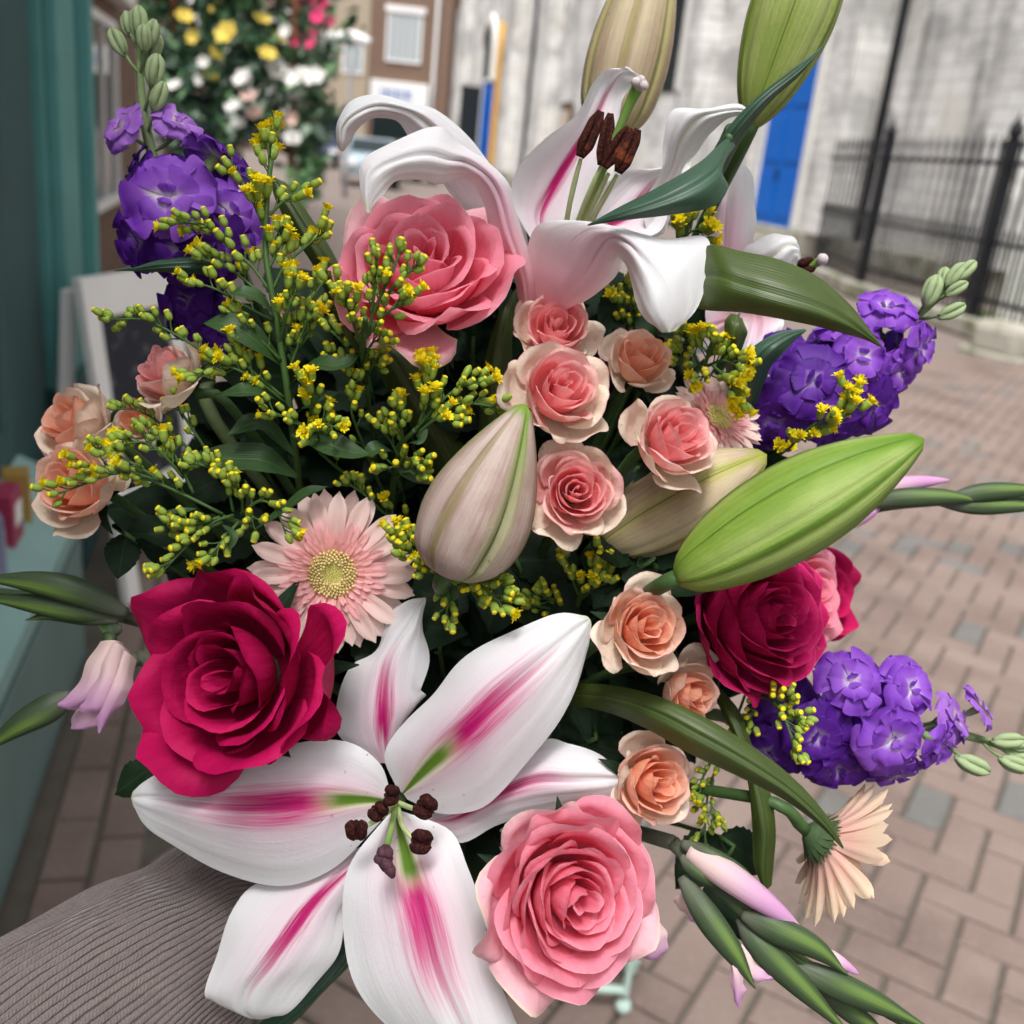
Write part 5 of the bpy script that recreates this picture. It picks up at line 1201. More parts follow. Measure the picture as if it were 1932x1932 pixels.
stock((1400, 1360, .540), (1925, 1425, .480), 'purple stock spike pointing out over the brick paving', 53,
      [(1605, 1285, .470, (.1, .4, 1), 70, 'v'), (1718, 1298, .474, (.45, .3, .8), 68, 'v'), (1685, 1395, .462, (.2, -.25, 1), 80, 'v'), (1545, 1390, .472, (-.1, -.2, 1), 76, 'd'), (1580, 1450, .478, (0, -.6, .8), 72, 'd'),
       (1800, 1355, .478, (.7, .3, .6), 62, 'l'), (1775, 1405, .474, (.6, -.4, .6), 62, 'v'), (1850, 1335, .482, (.8, .5, .3), 46, 'l'), (1450, 1420, .490, (-.3, -.4, .8), 74, 'd'), (1480, 1330, .492, (-.2, .3, .9), 74, 'd'), (1655, 1345, .474, (.2, .1, 1), 70, 'd'), (1690, 1460, .482, (.2, -.8, .5), 62, 'v')]
      + autoflo([(1420, 1370, .54), (1560, 1375, .52), (1700, 1365, .505)], 10, 50, 7, 1.1),
      [(1828, 1440, .474, (.9, -.4, .2), 32), (1895, 1398, .480, (1, .1, .2), 28), (1908, 1440, .478, (.9, -.3, .2), 28), (1925, 1405, .480, (1, .2, .2), 24), (1930, 1432, .478, (1, -.1, .2), 24)],
      bend=[(1560, 1375, .518), (1720, 1370, .500), (1850, 1395, .488)])
# ------------------------------------------------------------------ goldenrod
t = NT('goldenrod_bud'); uv_, U_, V_ = t.uv()
st_ = t.noise(t.scalev(uv_, (9, 1, 1)), 1.0, 2)
c_ = t.mix(t.ss(t.math('ADD', V_, t.math('MULTIPLY', t.math('SUBTRACT', st_, .5), .3)), .52, .70), t.mix(st_, (.16, .25, .03), (.33, .42, .06)), (.76, .64, .018))
t.bump(st_, .4, .0004); M_GBUD = t.finish(c_, .5, .3, .06)
t = NT('goldenrod_bud_green'); uv_, U_, V_ = t.uv()
st_ = t.noise(t.scalev(uv_, (9, 1, 1)), 1.0, 2)
c_ = t.mix(t.ss(V_, .78, .97), t.mix(st_, (.15, .25, .03), (.32, .42, .06)), (.56, .52, .03))
t.bump(st_, .4, .0004); M_GBUDG = t.finish(c_, .5, .3, .06)
M_GFLOWER = simple_mat('goldenrod_flower', (.88, .73, .010), .55, .2, .15, 400, trans=.25)

ME_GB = [make_mesh('bud', *lathe_geo([(.14, 0), (.36, .16), (.46, .45), (.45, .8), (.37, 1.08), (.40, 1.18), (.34, 1.32), (.22, 1.40), (.05, 1.42)], 14, 7, .06), mat=M_GBUD),
         make_mesh('bud', *lathe_geo([(.14, 0), (.35, .2), (.45, .52), (.41, .88), (.30, 1.15), (.16, 1.32), (.04, 1.38)], 14, 6, .07), mat=M_GBUDG)]
def ghead(seed):
    rn = random.Random(seed); parts = []
    for k in range(17):
        a = 6.283 * k / 17 + rn.uniform(-.2, .2); tl = rn.uniform(.1, 1.0); L = rn.uniform(.42, .68)
        ca, sa = math.cos(a), math.sin(a)
        pts = np.array([[.2 * ca, .2 * sa, 1.05], [(.2 + .5 * L * math.sin(tl)) * ca, (.2 + .5 * L * math.sin(tl)) * sa, 1.05 + .5 * L], [(.2 + L * math.sin(tl + .2)) * ca, (.2 + L * math.sin(tl + .2)) * sa, 1.05 + L * math.cos(tl)]])
        X = strip_geo(pts, [.08, .14, .09], (ca, sa, -1), 4, 3, cup=.2)
        parts.append((X.reshape(-1, 3), grid_faces(4, 3), grid_uv(4, 3)))
    for k in range(9):
        a = k * 2.4; r = .06 * k ** .5
        parts.append(tube_geo([(r * math.cos(a), r * math.sin(a), 1.0), (1.5 * r * math.cos(a), 1.5 * r * math.sin(a), 1.45 + rn.uniform(0, .15))], [.05, .07], 4, 2))
    return join_geo(parts)
ME_GH = [make_mesh('flower_head', *ghead(s), mat=M_GFLOWER) for s in range(3)]
ME_GINV = make_mesh('head_cup', *lathe_geo([(.12, 0), (.32, .25), (.38, .6), (.36, .9), (.38, 1.08)], 10, 6, .05), mat=M_GBUDG)

def goldenrod(base, label, stems, branches, leaves, seed):
    """stems: thick polylines; branches: (polyline tip first, number of buds, share of open heads, bud size px)."""
    rn = random.Random(seed); b = P(*base)
    root = empty('goldenrod', b, label, 'goldenrod', 'goldenrod sprays in the bouquet')
    for s_ in stems: tube('stem', PP(s_), [.0011, .0014, .0017], M_SOLSTEM, root, b, n=24)
    for (pl, nb, opn, sz) in branches:
        A = crom(PP(pl), 30); d0 = pl[0][2]; s = px(sz * .72, d0); nb = int(nb * 1.4 + .5)
        parts = [tube_geo(PP(pl), [.0004, .0006, .0008], 6, 18)]
        for i in range(nb):
            f = (i / max(1, nb - 1)) ** 1.15 * .86
            q = A[int(29 * f)]; tg = unit(A[max(0, int(29 * f) - 2)] - A[min(29, int(29 * f) + 2)])
            side = unit(np.cross(tg, FW)); up = side if side @ UP > 0 else -side
            if i == 0: dr = tg; ped = .3
            else:
                a = rn.uniform(-1.5, 1.5)
                dr = unit(tg * .75 + (up * math.cos(a) + (-FW) * math.sin(a) * .9) * rn.uniform(.5, 1.1) + (-up) * (.9 if rn.random() < .3 else 0)); ped = rn.uniform(.6, 2.0)
            hd = q + dr * s * ped
            tip_dir = unit(dr * .6 + tg * .5 + UP * .25 + np.array([rn.uniform(-.3, .3) for _ in range(3)]) * .6)
            parts.append(tube_geo([q, .5 * (q + hd) + tg * s * .12, hd + tip_dir * s * .1], [.0004, .0003, .0004], 5, 5))
            M = mat4(frame_from(tip_dir, rn.random() * 6), hd - b, s * rn.uniform(.82, 1.12))
            if rn.random() < opn * 1.15 + .03:
                M = M @ Matrix.Scale(1.35, 4); c = obj('head_cup', ME_GINV, root, M=M); obj('flower_head', ME_GH[rn.randrange(3)], c)
            else:
                obj('bud', ME_GB[0 if rn.random() < .74 else 1], root, M=M)
        V, F, uv = join_geo(parts); obj('twig', make_mesh('twig', V - b, F, uv, M_SOLSTEM), root)
    for (pl, w_, nrm) in leaves:
        A = PP(pl); hw = px(w_, pl[0][2])
        X = strip_geo(A, [hw * .15, hw * .8, hw, hw * .75, hw * .03], cdir(*nrm), 14, 7, cup=.25, twist=rn.uniform(-.3, .3), ripple=.05)
        obj('leaf', make_mesh('leaf', X - b, grid_faces(14, 7), grid_uv(14, 7), M_SOLLEAF), root)
    return root
d1 = .435
goldenrod((575, 1010, .50), 'tall yellow goldenrod spray in front of the purple stock', [[(512, 300, d1), (504, 372, d1), (501, 474, d1), (514, 558, d1), (528, 643, .44), (548, 780, .45), (575, 1010, .50)],
          [(575, 1010, .50), (640, 1180, .58), (860, 1470, .72)]],
  [([(505, 268, d1), (508, 300, d1), (508, 350, d1)], 7, .6, 24), ([(440, 325, d1), (470, 360, d1), (502, 398, d1)], 7, .35, 23), ([(565, 362, d1), (535, 380, d1), (506, 408, d1)], 6, .4, 23),
   ([(609, 440, d1), (575, 467, d1), (538, 501, d1), (514, 548, d1)], 9, .25, 23), ([(538, 442, d1), (525, 470, d1), (508, 505, d1)], 7, .3, 23), ([(478, 385, .43), (490, 410, d1), (502, 440, d1)], 6, .8, 24),
   ([(338, 420, d1), (389, 425, d1), (423, 457, d1), (474, 501, d1), (508, 548, d1)], 15, .2, 22), ([(385, 490, .44), (430, 505, .44), (500, 560, .44)], 9, .05, 22), ([(355, 531, .43), (406, 545, .43), (457, 575, .435), (516, 606, .44)], 12, .08, 22),
   ([(213, 603, .43), (271, 603, .43), (322, 626, .43), (380, 660, .435), (460, 700, .44), (530, 745, .445)], 17, .0, 21), ([(440, 600, .43), (470, 620, .43), (530, 680, .44)], 8, .1, 21),
   ([(372, 706, .425), (420, 690, .43), (475, 712, .435), (540, 760, .447)], 10, .5, 22), ([(440, 668, .43), (470, 695, .435), (535, 750, .445)], 6, .5, 22),
   ([(560, 545, .43), (545, 580, .43), (525, 650, .44)], 11, .5, 22), ([(620, 520, .44), (590, 560, .44), (550, 620, .44), (532, 680, .445)], 13, .1, 21), ([(640, 560, .44), (610, 600, .44), (560, 660, .445)], 10, .0, 21), ([(585, 590, .435), (570, 630, .44), (545, 700, .445)], 9, .1, 21)],
  [([(520, 600, .437), (490, 565, .428), (450, 552, .425), (425, 560, .43)], 20, (0, .6, .8)), ([(535, 690, .444), (480, 640, .43), (430, 612, .427), (385, 610, .43)], 26, (.1, .5, .9)),
   ([(540, 735, .446), (590, 690, .435), (640, 690, .432), (680, 668, .436)], 22, (0, .8, .6)), ([(545, 770, .449), (500, 745, .435), (450, 740, .43), (395, 750, .436)], 26, (0, .8, .7)),
   ([(550, 820, .452), (600, 830, .44), (650, 850, .436), (700, 858, .44)], 28, (.1, .6, .8)), ([(548, 790, .45), (590, 760, .44), (640, 740, .44)], 20, (.2, .8, .6)), ([(560, 900, .46), (500, 870, .45), (430, 865, .45), (350, 860, .455)], 34, (0, .7, .8)),
   ([(556, 860, .456), (490, 800, .446), (430, 820, .442)], 24, (.3, .7, .6)), ([(545, 470, .44), (530, 450, .437), (545, 415, .436)], 9, (.5, .3, .8))], 61)
goldenrod((500, 1020, .50), 'low yellow goldenrod spray over the pair of peach roses', [[(420, 975, .435), (470, 995, .45), (500, 1020, .50)], [(500, 1020, .50), (640, 1220, .60), (860, 1470, .72)]],
  [([(115, 930, .415), (169, 910, .42), (220, 893, .42), (271, 902, .425), (340, 930, .43), (420, 970, .435)], 14, .12, 22), ([(160, 880, .415), (195, 880, .42), (240, 890, .42), (300, 905, .425)], 6, .6, 22), ([(179, 844, .42), (220, 858, .42), (260, 880, .42), (300, 905, .425)], 8, .0, 21),
   ([(237, 838, .42), (275, 835, .42), (310, 860, .423), (345, 900, .43)], 11, .3, 22), ([(270, 815, .43), (315, 838, .43), (338, 875, .43), (365, 930, .433)], 9, .0, 21), ([(372, 872, .43), (405, 890, .43), (430, 925, .433), (440, 965, .437)], 13, .05, 22),
   ([(325, 985, .425), (370, 990, .43), (415, 975, .434)], 10, .0, 22), ([(310, 1075, .42), (335, 1048, .422), (365, 1017, .425), (403, 985, .43), (440, 972, .436)], 13, .0, 22), ([(340, 1000, .43), (370, 1005, .43), (420, 985, .435)], 6, .0, 22),
   ([(538, 1003, .425), (520, 960, .425), (490, 945, .428), (455, 970, .436)], 9, .0, 22), ([(430, 905, .428), (455, 930, .43), (458, 970, .436)], 9, .05, 22), ([(400, 1045, .43), (420, 1020, .432), (450, 985, .438)], 8, .05, 21), ([(470, 985, .43), (478, 975, .432), (470, 990, .44)], 5, 0, 21),
   ([(225, 772, .455), (262, 775, .456), (310, 805, .456), (370, 860, .456)], 9, .0, 20), ([(330, 760, .45), (350, 790, .45), (390, 850, .452)], 7, .0, 20)],
  [([(345, 905, .432), (348, 880, .428), (345, 860, .428), (342, 852, .43)], 9, (.8, 0, .6)), ([(460, 975, .438), (470, 940, .432), (462, 905, .43)], 10, (.8, .2, .6)), ([(420, 990, .434), (440, 1010, .43), (432, 1040, .43)], 9, (.7, .3, .7)), ([(370, 960, .433), (340, 965, .43), (300, 968, .43)], 9, (0, .8, .6)),
   ([(480, 1000, .45), (540, 960, .445), (580, 930, .442), (618, 918, .445)], 17, (.2, .8, .6))], 62)
goldenrod((690, 720, .47), 'small goldenrod sprig in front of the coral pink rose', [[(690, 600, .40), (684, 660, .43), (690, 720, .47)], [(690, 720, .47), (740, 1050, .60), (860, 1470, .72)]],
  [([(712, 492, .388), (708, 540, .392), (700, 590, .398)], 9, .0, 22), ([(753, 480, .388), (738, 520, .39), (715, 565, .395), (695, 620, .402)], 11, .0, 22), ([(785, 502, .388), (752, 530, .39), (720, 570, .395)], 8, .0, 22), ([(760, 575, .39), (730, 590, .395), (695, 630, .405)], 7, .15, 22),
   ([(640, 540, .42), (660, 590, .42), (680, 650, .43)], 10, .05, 22), ([(720, 640, .42), (700, 650, .425), (688, 690, .44)], 7, .05, 22), ([(655, 565, .415), (668, 610, .42), (684, 660, .43)], 11, .0, 22), ([(715, 690, .43), (705, 690, .435), (690, 710, .45)], 6, .0, 21), ([(620, 620, .43), (650, 650, .435), (685, 700, .455)], 9, .0, 21), ([(625, 680, .44), (655, 700, .445), (688, 715, .462)], 9, .0, 21)],
  [([(690, 640, .41), (700, 615, .408), (720, 610, .41)], 10, (.3, .6, .7)), ([(688, 680, .44), (660, 640, .43), (640, 600, .43)], 12, (.6, .4, .7))], 63)
goldenrod((735, 960, .50), 'goldenrod sprig beside the tip of the plump blush bud', [[(783, 811, .435), (755, 850, .45), (735, 960, .50)], [(735, 960, .50), (770, 1200, .62), (860, 1470, .72)]],
  [([(898, 722, .425), (860, 735, .427), (820, 770, .43), (780, 815, .436)], 14, .15, 22), ([(816, 705, .425), (812, 740, .428), (790, 800, .434)], 9, .45, 23), ([(932, 768, .425), (895, 762, .427), (850, 765, .43), (800, 795, .434)], 10, .1, 22), ([(850, 790, .428), (825, 790, .43), (790, 815, .436)], 7, .2, 22),
   ([(742, 770, .43), (755, 800, .435), (760, 840, .445)], 11, .15, 22), ([(715, 808, .44), (735, 830, .445), (752, 860, .45)], 8, .05, 21), ([(720, 888, .44), (745, 880, .445), (748, 880, .452)], 5, .0, 21), ([(798, 872, .435), (775, 865, .44), (752, 875, .452)], 9, .0, 21), ([(795, 900, .44), (770, 890, .445), (745, 900, .46)], 7, .0, 21),
   ([(590, 725, .425), (592, 750, .43), (585, 790, .44), (600, 850, .455), (735, 960, .50)], 10, .55, 23), ([(508, 775, .43), (545, 790, .435), (590, 810, .442)], 7, .05, 21), ([(630, 805, .432), (610, 800, .436), (590, 815, .444)], 7, .1, 21), ([(588, 815, .43), (600, 815, .436), (598, 840, .45)], 6, .1, 21), ([(660, 715, .44), (665, 760, .445), (670, 800, .45), (735, 960, .50)], 9, .0, 21)],
  [([(745, 855, .45), (720, 845, .442), (700, 850, .44), (682, 865, .442)], 17, (0, .7, .7)), ([(765, 838, .44), (790, 830, .434), (808, 800, .434)], 10, (.5, .5, .7)), ([(745, 880, .452), (790, 905, .45), (840, 915, .452)], 20, (0, .8, .6))], 64)
goldenrod((840, 1040, .50), 'dark goldenrod sprig under the foot of the plump blush bud', [[(800, 1050, .445), (820, 1045, .46), (840, 1040, .50)], [(840, 1040, .50), (850, 1250, .62), (860, 1470, .72)]],
  [([(948, 1108, .425), (910, 1095, .428), (860, 1080, .432), (810, 1055, .44)], 15, .0, 22), ([(945, 1140, .425), (915, 1110, .428), (870, 1085, .433)], 7, .0, 22), ([(843, 1162, .43), (845, 1120, .432), (840, 1080, .438)], 7, .0, 21), ([(755, 1030, .43), (780, 1045, .434), (815, 1055, .442)], 15, .05, 22), ([(800, 1070, .43), (815, 1068, .434), (830, 1060, .442)], 10, .0, 22), ([(900, 1130, .428), (885, 1110, .43), (860, 1085, .435)], 9, .0, 21),
   ([(762, 1010, .435), (785, 1035, .438), (820, 1050, .445)], 9, .1, 21), ([(660, 915, .45), (690, 935, .455), (740, 980, .47), (840, 1040, .50)], 10, .1, 20)], [([(830, 1060, .445), (860, 1100, .44), (850, 1140, .44)], 14, (.5, .2, .8))], 65)
goldenrod((1080, 1160, .52), 'small goldenrod sprig in the dark hollow above the open lily', [[(1100, 1110, .47), (1090, 1140, .49), (1080, 1160, .52)], [(1080, 1160, .52), (980, 1300, .62), (860, 1470, .72)]],
  [([(1138, 1060, .46), (1125, 1085, .462), (1105, 1115, .47)], 16, .1, 21), ([(1062, 1065, .47), (1078, 1090, .472), (1095, 1130, .48)], 8, .0, 20), ([(1145, 1100, .46), (1120, 1110, .465), (1098, 1130, .48)], 9, .1, 21), ([(1018, 1120, .48), (1035, 1130, .485), (1080, 1155, .50)], 12, .0, 19), ([(985, 1138, .48), (1020, 1145, .485), (1080, 1158, .505)], 9, .0, 19)], [], 66)
goldenrod((1290, 720, .52), 'goldenrod sprig between peach spray roses and broad leaf', [[(1330, 680, .47), (1310, 700, .49), (1290, 720, .52)], [(1290, 720, .52), (1100, 1100, .62), (860, 1470, .72)]],
  [([(1385, 750, .455), (1372, 715, .458), (1345, 690, .465)], 12, .6, 22), ([(1345, 640, .46), (1340, 660, .462), (1330, 690, .47)], 10, .1, 21), ([(1290, 635, .465), (1305, 660, .468), (1322, 695, .475)], 10, .0, 21), ([(1390, 690, .458), (1365, 680, .462), (1335, 690, .47)], 10, .4, 21), ([(1270, 670, .47), (1290, 685, .475), (1310, 705, .49)], 8, .05, 20), ([(1320, 720, .46), (1330, 705, .465), (1325, 700, .475)], 6, .3, 21)],
  [([(1310, 700, .49), (1350, 660, .475), (1385, 640, .47), (1400, 600, .475)], 22, (.5, .3, .8))], 67)
goldenrod((1270, 560, .53), 'dark goldenrod sprig glimpsed behind the white lily trumpet', [[(1285, 420, .49), (1275, 480, .51), (1270, 560, .53)], [(1270, 560, .53), (1080, 1000, .63), (860, 1470, .72)]],
  [([(1320, 432, .475), (1300, 440, .48), (1282, 470, .49)], 8, .8, 22), ([(1265, 395, .485), (1275, 420, .488), (1280, 470, .495)], 10, .0, 20), ([(1300, 390, .485), (1295, 420, .49), (1282, 470, .495)], 8, .2, 20), ([(1185, 540, .49), (1190, 580, .495), (1200, 640, .51)], 14, .0, 19), ([(1160, 560, .49), (1175, 600, .50), (1195, 660, .52)], 12, .0, 19), ([(1215, 560, .50), (1212, 600, .505), (1205, 660, .52)], 10, .0, 19)], [], 68)
goldenrod((1440, 860, .53), 'thin goldenrod sprig with open yellow heads over the purple stock', [[(1540, 800, .46), (1490, 840, .48), (1440, 860, .53)], [(1440, 860, .53), (1180, 1150, .63), (860, 1470, .72)]],
  [([(1612, 750, .452), (1600, 780, .455), (1570, 800, .458), (1530, 815, .462)], 10, .9, 23), ([(1500, 835, .455), (1490, 845, .46), (1470, 858, .48)], 6, .7, 21), ([(1560, 800, .455), (1540, 810, .46), (1500, 835, .47)], 6, .5, 20)], [], 69)
goldenrod((1410, 1300, .52), 'drooping goldenrod sprig against the low purple stock', [[(1455, 1318, .455), (1430, 1310, .48), (1410, 1300, .52)], [(1410, 1300, .52), (1150, 1400, .62), (860, 1470, .72)]],
  [([(1498, 1415, .440), (1490, 1380, .442), (1472, 1340, .447), (1450, 1318, .457)], 13, .0, 20), ([(1505, 1360, .442), (1490, 1345, .445), (1465, 1325, .452)], 7, .0, 20), ([(1485, 1318, .445), (1465, 1318, .45), (1440, 1312, .465)], 8, .0, 20), ([(1415, 1370, .47), (1418, 1340, .475), (1415, 1305, .50)], 9, .0, 18),
   ([(1330, 1590, .48), (1332, 1540, .485), (1340, 1480, .50), (1380, 1380, .51), (1410, 1300, .52)], 16, .0, 18), ([(1345, 1545, .48), (1342, 1520, .485), (1345, 1470, .50)], 9, .0, 18), ([(1320, 1500, .485), (1325, 1470, .49), (1345, 1430, .505)], 9, .0, 18)], [], 70)

# ------------------------------------------------------------------ broad leaves, traced
def blade(name, label, cat, rows, mat, group='lily leaves in the bouquet', n=40, m=13, rip=.0, groove=.0012, hold=True):
    o = P(*rows[0][1]); root = empty(name, o, label, cat, group)
    X = loft(rows, n=n, m=m, groove=groove, rip=rip)
    obj('blade', make_mesh('blade', X - o, grid_faces(n, m), grid_uv(n, m), mat), root)
    if hold: tube('stalk', [o, o + FW * .04, .5 * o + .5 * HOLD + FW * .02, HOLD], .002, M_STEM, root, o, n=14)
    return root
blade('lily_leaf', 'broad glossy green lily leaf arching over the purple stock', 'leaf', [((1290, 500, .44), (1285, 530, .44), (1290, 560, .44)), ((1335, 463, .418), (1345, 522, .409), (1322, 584, .416)), ((1400, 473, .410), (1410, 540, .400), (1400, 590, .408)), ((1470, 488, .406), (1480, 560, .396), (1470, 600, .404)),
      ((1540, 520, .405), (1545, 580, .396), (1540, 614, .403)), ((1600, 572, .406), (1598, 606, .399), (1595, 630, .404)), ((1640, 622, .408), (1636, 632, .406), (1632, 642, .408)), ((1666, 655, .411), (1666, 656, .411), (1665, 657, .411))], M_LILYLEAF)
blade('lily_leaf', 'blue green lily leaf lying across the throat of the lily trumpet', 'leaf', [((1362, 268, .430), (1375, 262, .432), (1388, 275, .436)), ((1345, 283, .420), (1362, 305, .414), (1360, 322, .420)), ((1325, 300, .414), (1345, 330, .406), (1374, 352, .414)), ((1280, 330, .410), (1300, 360, .402), (1345, 388, .410)), ((1220, 365, .408), (1240, 385, .402), (1270, 404, .408)), ((1160, 396, .408), (1172, 405, .404), (1190, 415, .408)), ((1108, 424, .409), (1108, 425, .409), (1110, 426, .409))], M_BLUELEAF)
blade('lily_leaf', 'narrow folded lily leaf crossing the tall olive bud', 'leaf', [((1330, 330, .450), (1345, 330, .448), (1365, 330, .452)), ((1350, 275, .440), (1372, 268, .436), (1400, 265, .442)), ((1385, 225, .436), (1410, 218, .431), (1428, 222, .436)), ((1430, 180, .434), (1450, 178, .429), (1462, 182, .434)), ((1490, 135, .433), (1503, 136, .430), (1510, 140, .434)), ((1530, 105, .434), (1536, 106, .433), (1538, 108, .434)), ((1555, 85, .435), (1555, 86, .435), (1556, 87, .435))], M_BLUELEAF)
blade('strap_leaf', 'long olive strap leaf arching out towards the profile gerbera', 'leaf', [((1070, 1290, .47), (1070, 1310, .47), (1072, 1330, .47)), ((1150, 1292, .445), (1150, 1318, .441), (1145, 1345, .447)), ((1240, 1312, .432), (1235, 1345, .427), (1225, 1378, .434)), ((1330, 1352, .424), (1318, 1388, .419), (1300, 1420, .426)), ((1420, 1408, .420), (1408, 1438, .415), (1390, 1462, .421)), ((1500, 1472, .418), (1490, 1492, .414), (1478, 1508, .418)), ((1560, 1540, .418), (1553, 1550, .415), (1545, 1558, .418)), ((1592, 1598, .419), (1591, 1600, .419), (1590, 1602, .419))], M_LILYLEAF)
blade('strap_leaf', 'narrow dark strap leaf hanging beside the gladiolus buds', 'leaf', [((1340, 1300, .48), (1350, 1300, .478), (1362, 1300, .48)), ((1365, 1350, .47), (1380, 1350, .466), (1398, 1345, .47)), ((1395, 1420, .465), (1408, 1420, .461), (1422, 1415, .465)), ((1412, 1490, .462), (1430, 1490, .458), (1450, 1485, .462)), ((1420, 1570, .462), (1443, 1570, .457), (1463, 1565, .462)), ((1423, 1630, .463), (1440, 1632, .460), (1460, 1632, .463)), ((1436, 1668, .465), (1444, 1678, .464), (1456, 1670, .465))], M_LILYLEAF)
blade('lily_leaf', 'slim green leaf jutting left below the upper purple stock', 'leaf', [((430, 490, .465), (430, 505, .463), (430, 522, .465)), ((380, 482, .452), (380, 500, .449), (380, 518, .453)), ((310, 488, .447), (310, 502, .445), (310, 512, .448)), ((255, 504, .447), (255, 508, .447), (255, 512, .448)), ((214, 511, .448), (213, 511, .448), (214, 512, .448))], M_BLUELEAF)
blade('lily_leaf', 'dark lily leaf between coral rose and tall goldenrod', 'leaf', [((640, 620, .50), (655, 615, .498), (668, 612, .50)), ((600, 520, .485), (622, 510, .48), (640, 500, .486)), ((550, 440, .478), (572, 425, .474), (585, 410, .478)), ((518, 370, .476), (530, 358, .474), (545, 350, .477)), ((512, 335, .477), (515, 333, .477), (518, 335, .477))], M_LILYLEAF)
blade('lily_leaf', 'cupped green leaf beside the purple stock and lily petals', 'leaf', [((1385, 800, .50), (1400, 800, .50), (1415, 800, .50)), ((1395, 735, .48), (1415, 735, .478), (1440, 730, .482)), ((1395, 690, .47), (1425, 690, .466), (1455, 690, .472)), ((1420, 655, .466), (1450, 658, .462), (1475, 668, .467)), ((1470, 628, .466), (1485, 635, .464), (1498, 645, .467)), ((1518, 620, .467), (1520, 622, .467), (1522, 624, .467))], M_BLUELEAF)
blade('lily_leaf', 'short rounded leaf standing under the broad glossy leaf', 'leaf', [((1372, 740, .50), (1378, 742, .50), (1388, 740, .50)), ((1368, 680, .47), (1380, 680, .468), (1395, 678, .472)), ((1368, 640, .462), (1385, 640, .458), (1405, 640, .464)), ((1368, 608, .460), (1388, 612, .456), (1410, 625, .462)), ((1378, 592, .461), (1390, 594, .460), (1402, 604, .462))], M_LILYLEAF)
blade('strap_leaf', 'dark strap leaf standing behind the coral pink rose and spray roses', 'leaf', [((880, 1000, .53), (900, 1000, .528), (925, 1000, .53)), ((895, 880, .51), (925, 870, .505), (960, 870, .51)), ((905, 760, .50), (935, 750, .494), (970, 745, .50)), ((915, 680, .495), (940, 670, .49), (965, 650, .495)), ((940, 600, .495), (955, 585, .492), (975, 575, .495)), ((975, 540, .497), (978, 538, .497), (982, 540, .497))], M_LILYLEAF)
blade('strap_leaf', 'dark strap leaf slanting below the coral pink rose', 'leaf', [((900, 1050, .55), (915, 1035, .548), (930, 1020, .55)), ((820, 880, .53), (850, 865, .525), (880, 850, .53)), ((750, 770, .52), (785, 750, .514), (815, 735, .52)), ((710, 690, .515), (740, 675, .51), (770, 665, .515)), ((690, 640, .515), (697, 632, .514), (706, 628, .515))], M_LILYLEAF)
blade('strap_leaf', 'dark green leaf tip below the open lily', 'leaf', [((720, 1700, .52), (740, 1690, .518), (760, 1700, .52)), ((630, 1790, .49), (650, 1810, .487), (680, 1800, .49)), ((550, 1870, .485), (580, 1890, .482), (610, 1870, .486)), ((490, 1930, .49), (510, 1945, .488), (540, 1940, .49)), ((440, 1965, .50), (445, 1970, .50), (450, 1970, .50))], M_BLUELEAF)

# ------------------------------------------------------------------ rose leaves: serrated, on short twigs, filling the depth of the bouquet
def serrated_mesh(seed, n=17):
    rn = random.Random(seed); s = np.linspace(0, 1, n); m = 9
    w = .36 * np.sin(np.pi * s ** .85) ** .85 + .004
    saw = np.where(np.arange(n) % 2 == 0, 1.0, 1.10)
    tt = np.linspace(-1, 1, m)
    X = np.zeros((n, m, 3))
    for i in range(n):
        X[i, :, 0] = s[i] - np.where(np.arange(n)[i] % 2 == 1, .02, 0) * np.abs(tt) ** 6
        X[i, :, 1] = w[i] * tt * np.where(np.abs(tt) > .99, saw[i], 1)
        X[i, :, 2] = .10 * np.abs(tt) * w[i] * 2 - .22 * s[i] ** 2 + .02 * np.sin(9 * s[i] + 4 * tt + seed) + .035 * np.sin(14 * s[i] - 6 * np.abs(tt)) * w[i]
    return make_mesh('leaflet', X, grid_faces(n, m), grid_uv(n, m), M_LEAF)
ME_SER = [serrated_mesh(i) for i in range(4)]
def rose_leaf(p, out, size, label, seed, nl=3, grp='rose leaves in the bouquet'):
    rn = random.Random(seed); o = np.asarray(p)
    root = empty('rose_leaf', o, label, 'leaf', grp)
    out = unit(out)
    for k in range(nl):
        a = [0, .9, -.9][k]
        Rf = frame_from(unit(np.cross(out, cdir(rn.uniform(-.5, .5), rn.uniform(-.5, .5), .4)) if rn.random() < .2 else unit(-FW * .8 + UP * .5 + rn.uniform(-.6, .6) * RT)))
        # leaf x axis along 'out', normal roughly to the light
        z = Rf[:, 2]; x = unit(out - z * (out @ z)); y = np.cross(z, x)
        x2 = math.cos(a) * x + math.sin(a) * y; y2 = np.cross(z, x2)
        R3 = np.stack([x2, y2, z], 1)
        obj('leaflet', ME_SER[rn.randrange(4)], root, M=mat4(R3, x * size * (.25 if k == 0 else -.02) , size * (1 if k == 0 else .8) * rn.uniform(.85, 1.15)))
    tube('petiole', [o + out * size * .25, o, .6 * o + .4 * HOLD + FW * .01, HOLD * .8 + o * .2], .0012, M_STEM, root, o, k=6, n=10)
    return root
